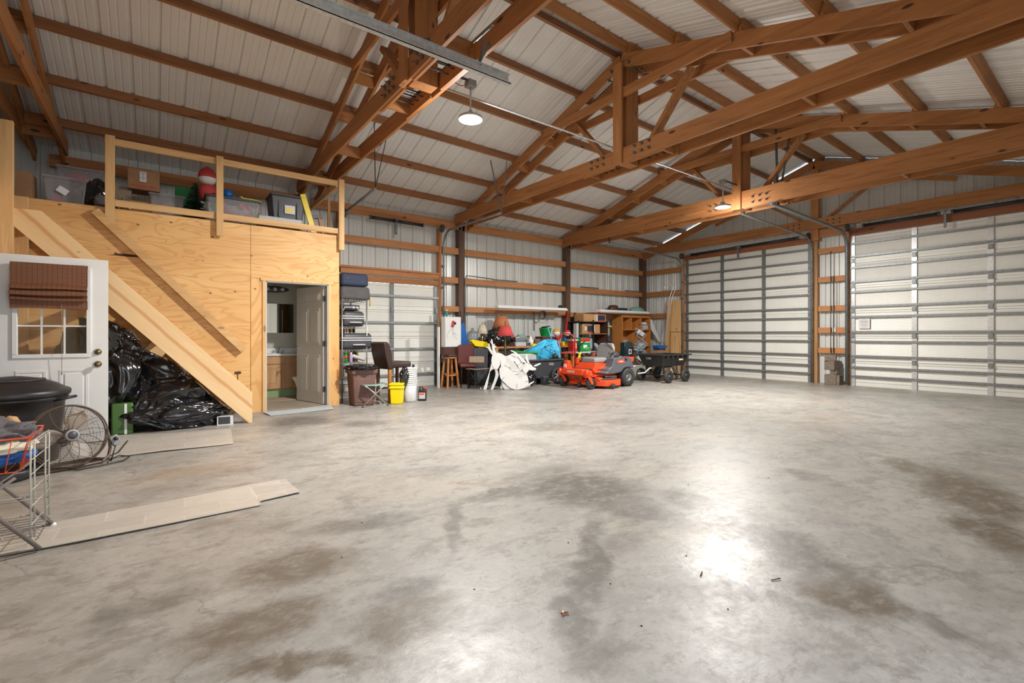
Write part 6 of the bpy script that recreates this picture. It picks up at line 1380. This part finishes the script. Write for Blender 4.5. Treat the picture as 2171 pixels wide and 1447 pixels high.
# ================================================================= GARDEN DUMP CART
t = thing('dump_cart', 'black poly garden dump cart on four pneumatic wheels', 'garden cart', (10.42, 7.46, 0))
tub(-.56, .56, -.40, .36, .40, .69, .10).build('cart_tub', 'black', t, bevel=.02)
c = MB()
for (a, b, e, f) in ((-.60, .60, -.44, -.395), (-.60, .60, .355, .40), (-.60, -.555, -.4, .36), (.555, .60, -.4, .36)): c.box(a, b, e, f, .665, .70)
c.build('tub_rim', 'black', t, bevel=.008)
for k in range(5): MB().box(-.42 + k * .2, -.36 + k * .2, -.425, -.39, .60, .67).build('rim_rib', 'black', t)
MB().box(.10, .27, -.402, -.392, .545, .59).build('brand_sticker', 'lgrey', t); MB().box(.18, .265, -.406, -.4025, .552, .583).build('sticker_print', 'yellow', t)
t_ = text('1200', .085, 'grey', t, Matrix.Translation((-.575, .02, .60)) @ Matrix.Rotation(-PI / 2, 4, 'Z') @ Matrix.Rotation(PI / 2, 4, 'X'), .004)
for x in (-.36, .34):
    MB().box(x - .02, x + .02, -.40, .40, .155, .185).build('axle', 'blackm', t)
    for y in (-.41, .41):
        wl = MB().lathe([(.08, -.045), (.12, -.05), (.15, -.04), (.165, 0), (.15, .04), (.12, .05), (.08, .045)], (x, y, .165), 30, 'y', cap=False).build('tyre', 'rubber', t)
        MB().lathe([(.001, -.05), (.02, -.055), (.025, -.03), (.05, -.02), (.082, -.04), (.082, .04), (.001, .02)], (x, y, .165), 24, 'y').build('rim', 'galvd', wl)
    for y in (-.2, .2): MB().bar((x, y, .17), (x * .8, y, .40), .03, .03, up=(0, 1, 0)).build('frame_leg', 'galv', t)
MB().box(-.34, .34, -.03, .03, .34, .38).build('frame_beam', 'blackm', t)
MB().tube([(-.25, 0, .36), (-.56, -.0, .35), (-.74, 0, .25), (-1.02, .0, .24)], .018, 8).build('pull_handle', 'lgrey', t)
t = thing('white_floor_carton', 'white carton on the floor between the mower and the dump cart', 'box', (10.28, 8.30, 0), R(-36)); MB().box(-.28, .3, -.1, .12, 0, .36).build('box_body', 'boardw', t, bevel=.006)
t = thing('ladder_wedge', 'tan wooden sawhorse leg behind the dump cart', 'board', (11.35, 7.75, 0)); MB().bar((-.12, 0, .36), (.12, 0, .02), .03, .10, up=(1, 0, 0)).build('board', 'tan', t); MB().bar((.22, .2, .40), (.10, .2, .02), .03, .10, up=(1, 0, 0)).build('board', 'cream', t)
# concrete blocks between the big doors
for i, (x, y, z, d_, w_, h, rz, l) in enumerate(((12.93, 4.55, 0, .19, .24, .24, 8, 'largest concrete block at the base of the stack between the doors'), (12.95, 4.385, 0, .16, .07, .23, -4, 'narrow concrete block standing against the base block'), (12.93, 4.50, .242, .15, .14, .10, 20, 'small dark brick in the middle of the block stack'), (12.93, 4.54, .344, .18, .24, .22, -15, 'large tilted block in the block stack'), (12.93, 4.56, .566, .18, .22, .14, 14, 'top block of the stack, partly broken'))):
    o = MB().tbox((0, 0, 0), (d_, w_, h), (1, 1) if i < 4 else (.9, 1.1)).build('concrete_block', 'block', bevel=.008); o.location = (x, y, z); o.rotation_euler = (0, 0, R(rz)); tag(o, l, 'block', 'stack of concrete blocks')
for i, y in enumerate((4.60, 4.54)):
    tag(MB().tube([(13.05, y, .75), (13.05, y, 3.2 - i * .6)], .009, 6).build('wall_conduit', 'galvd'), ['left', 'right'][i] + ' thin upright conduit on the cross boards between the large doors', 'pipe', 'thin conduits between the doors')
# tiny leaves and twigs on the concrete
def debris(name, label, pts, r, mt='darkwood'):
    o = MB().tube(pts, r, 4).build(name, mt); return tag(o, label, 'debris', 'bits on the concrete')
t = tag(MB().grid([[(1.385, 1.505, .004), (1.40, 1.51, .012), (1.42, 1.50, .006)], [(1.39, 1.492, .006), (1.40, 1.496, .004), (1.418, 1.488, .009)]]).build('dry_leaf', 'copper', solid=.001), 'curled dry brown leaf lying on the concrete near the camera', 'leaf')
debris('twig', 'short dark twig on the bright patch of concrete floor', [(2.16, 1.33, .004), (2.20, 1.345, .006)], .003)
debris('twig', 'short dark twig right of the bright floor patch', [(2.40, 1.10, .004), (2.45, 1.08, .006)], .003)
for x, y in ((1.9, 2.0), (1.75, 1.55), (2.3, 1.5), (2.6, 2.6), (3.4, 2.2), (3.0, 3.6), (1.2, 1.9), (.8, 2.6), (2.0, 1.1), (1.6, 1.25), (4.1, 1.9), (2.2, 3.4), (3.9, 3.0), (1.05, 3.0)):
    o = MB().tbox((0, 0, 0), (.008, .006, .004), (.6, .6)).build('dirt_speck', 'blackm'); o.location = (x, y, .0); o.rotation_euler = (0, 0, x * 5)
    tag(o, 'tiny dark speck of grit lying on the open concrete floor', 'speck', 'grit specks on the concrete')
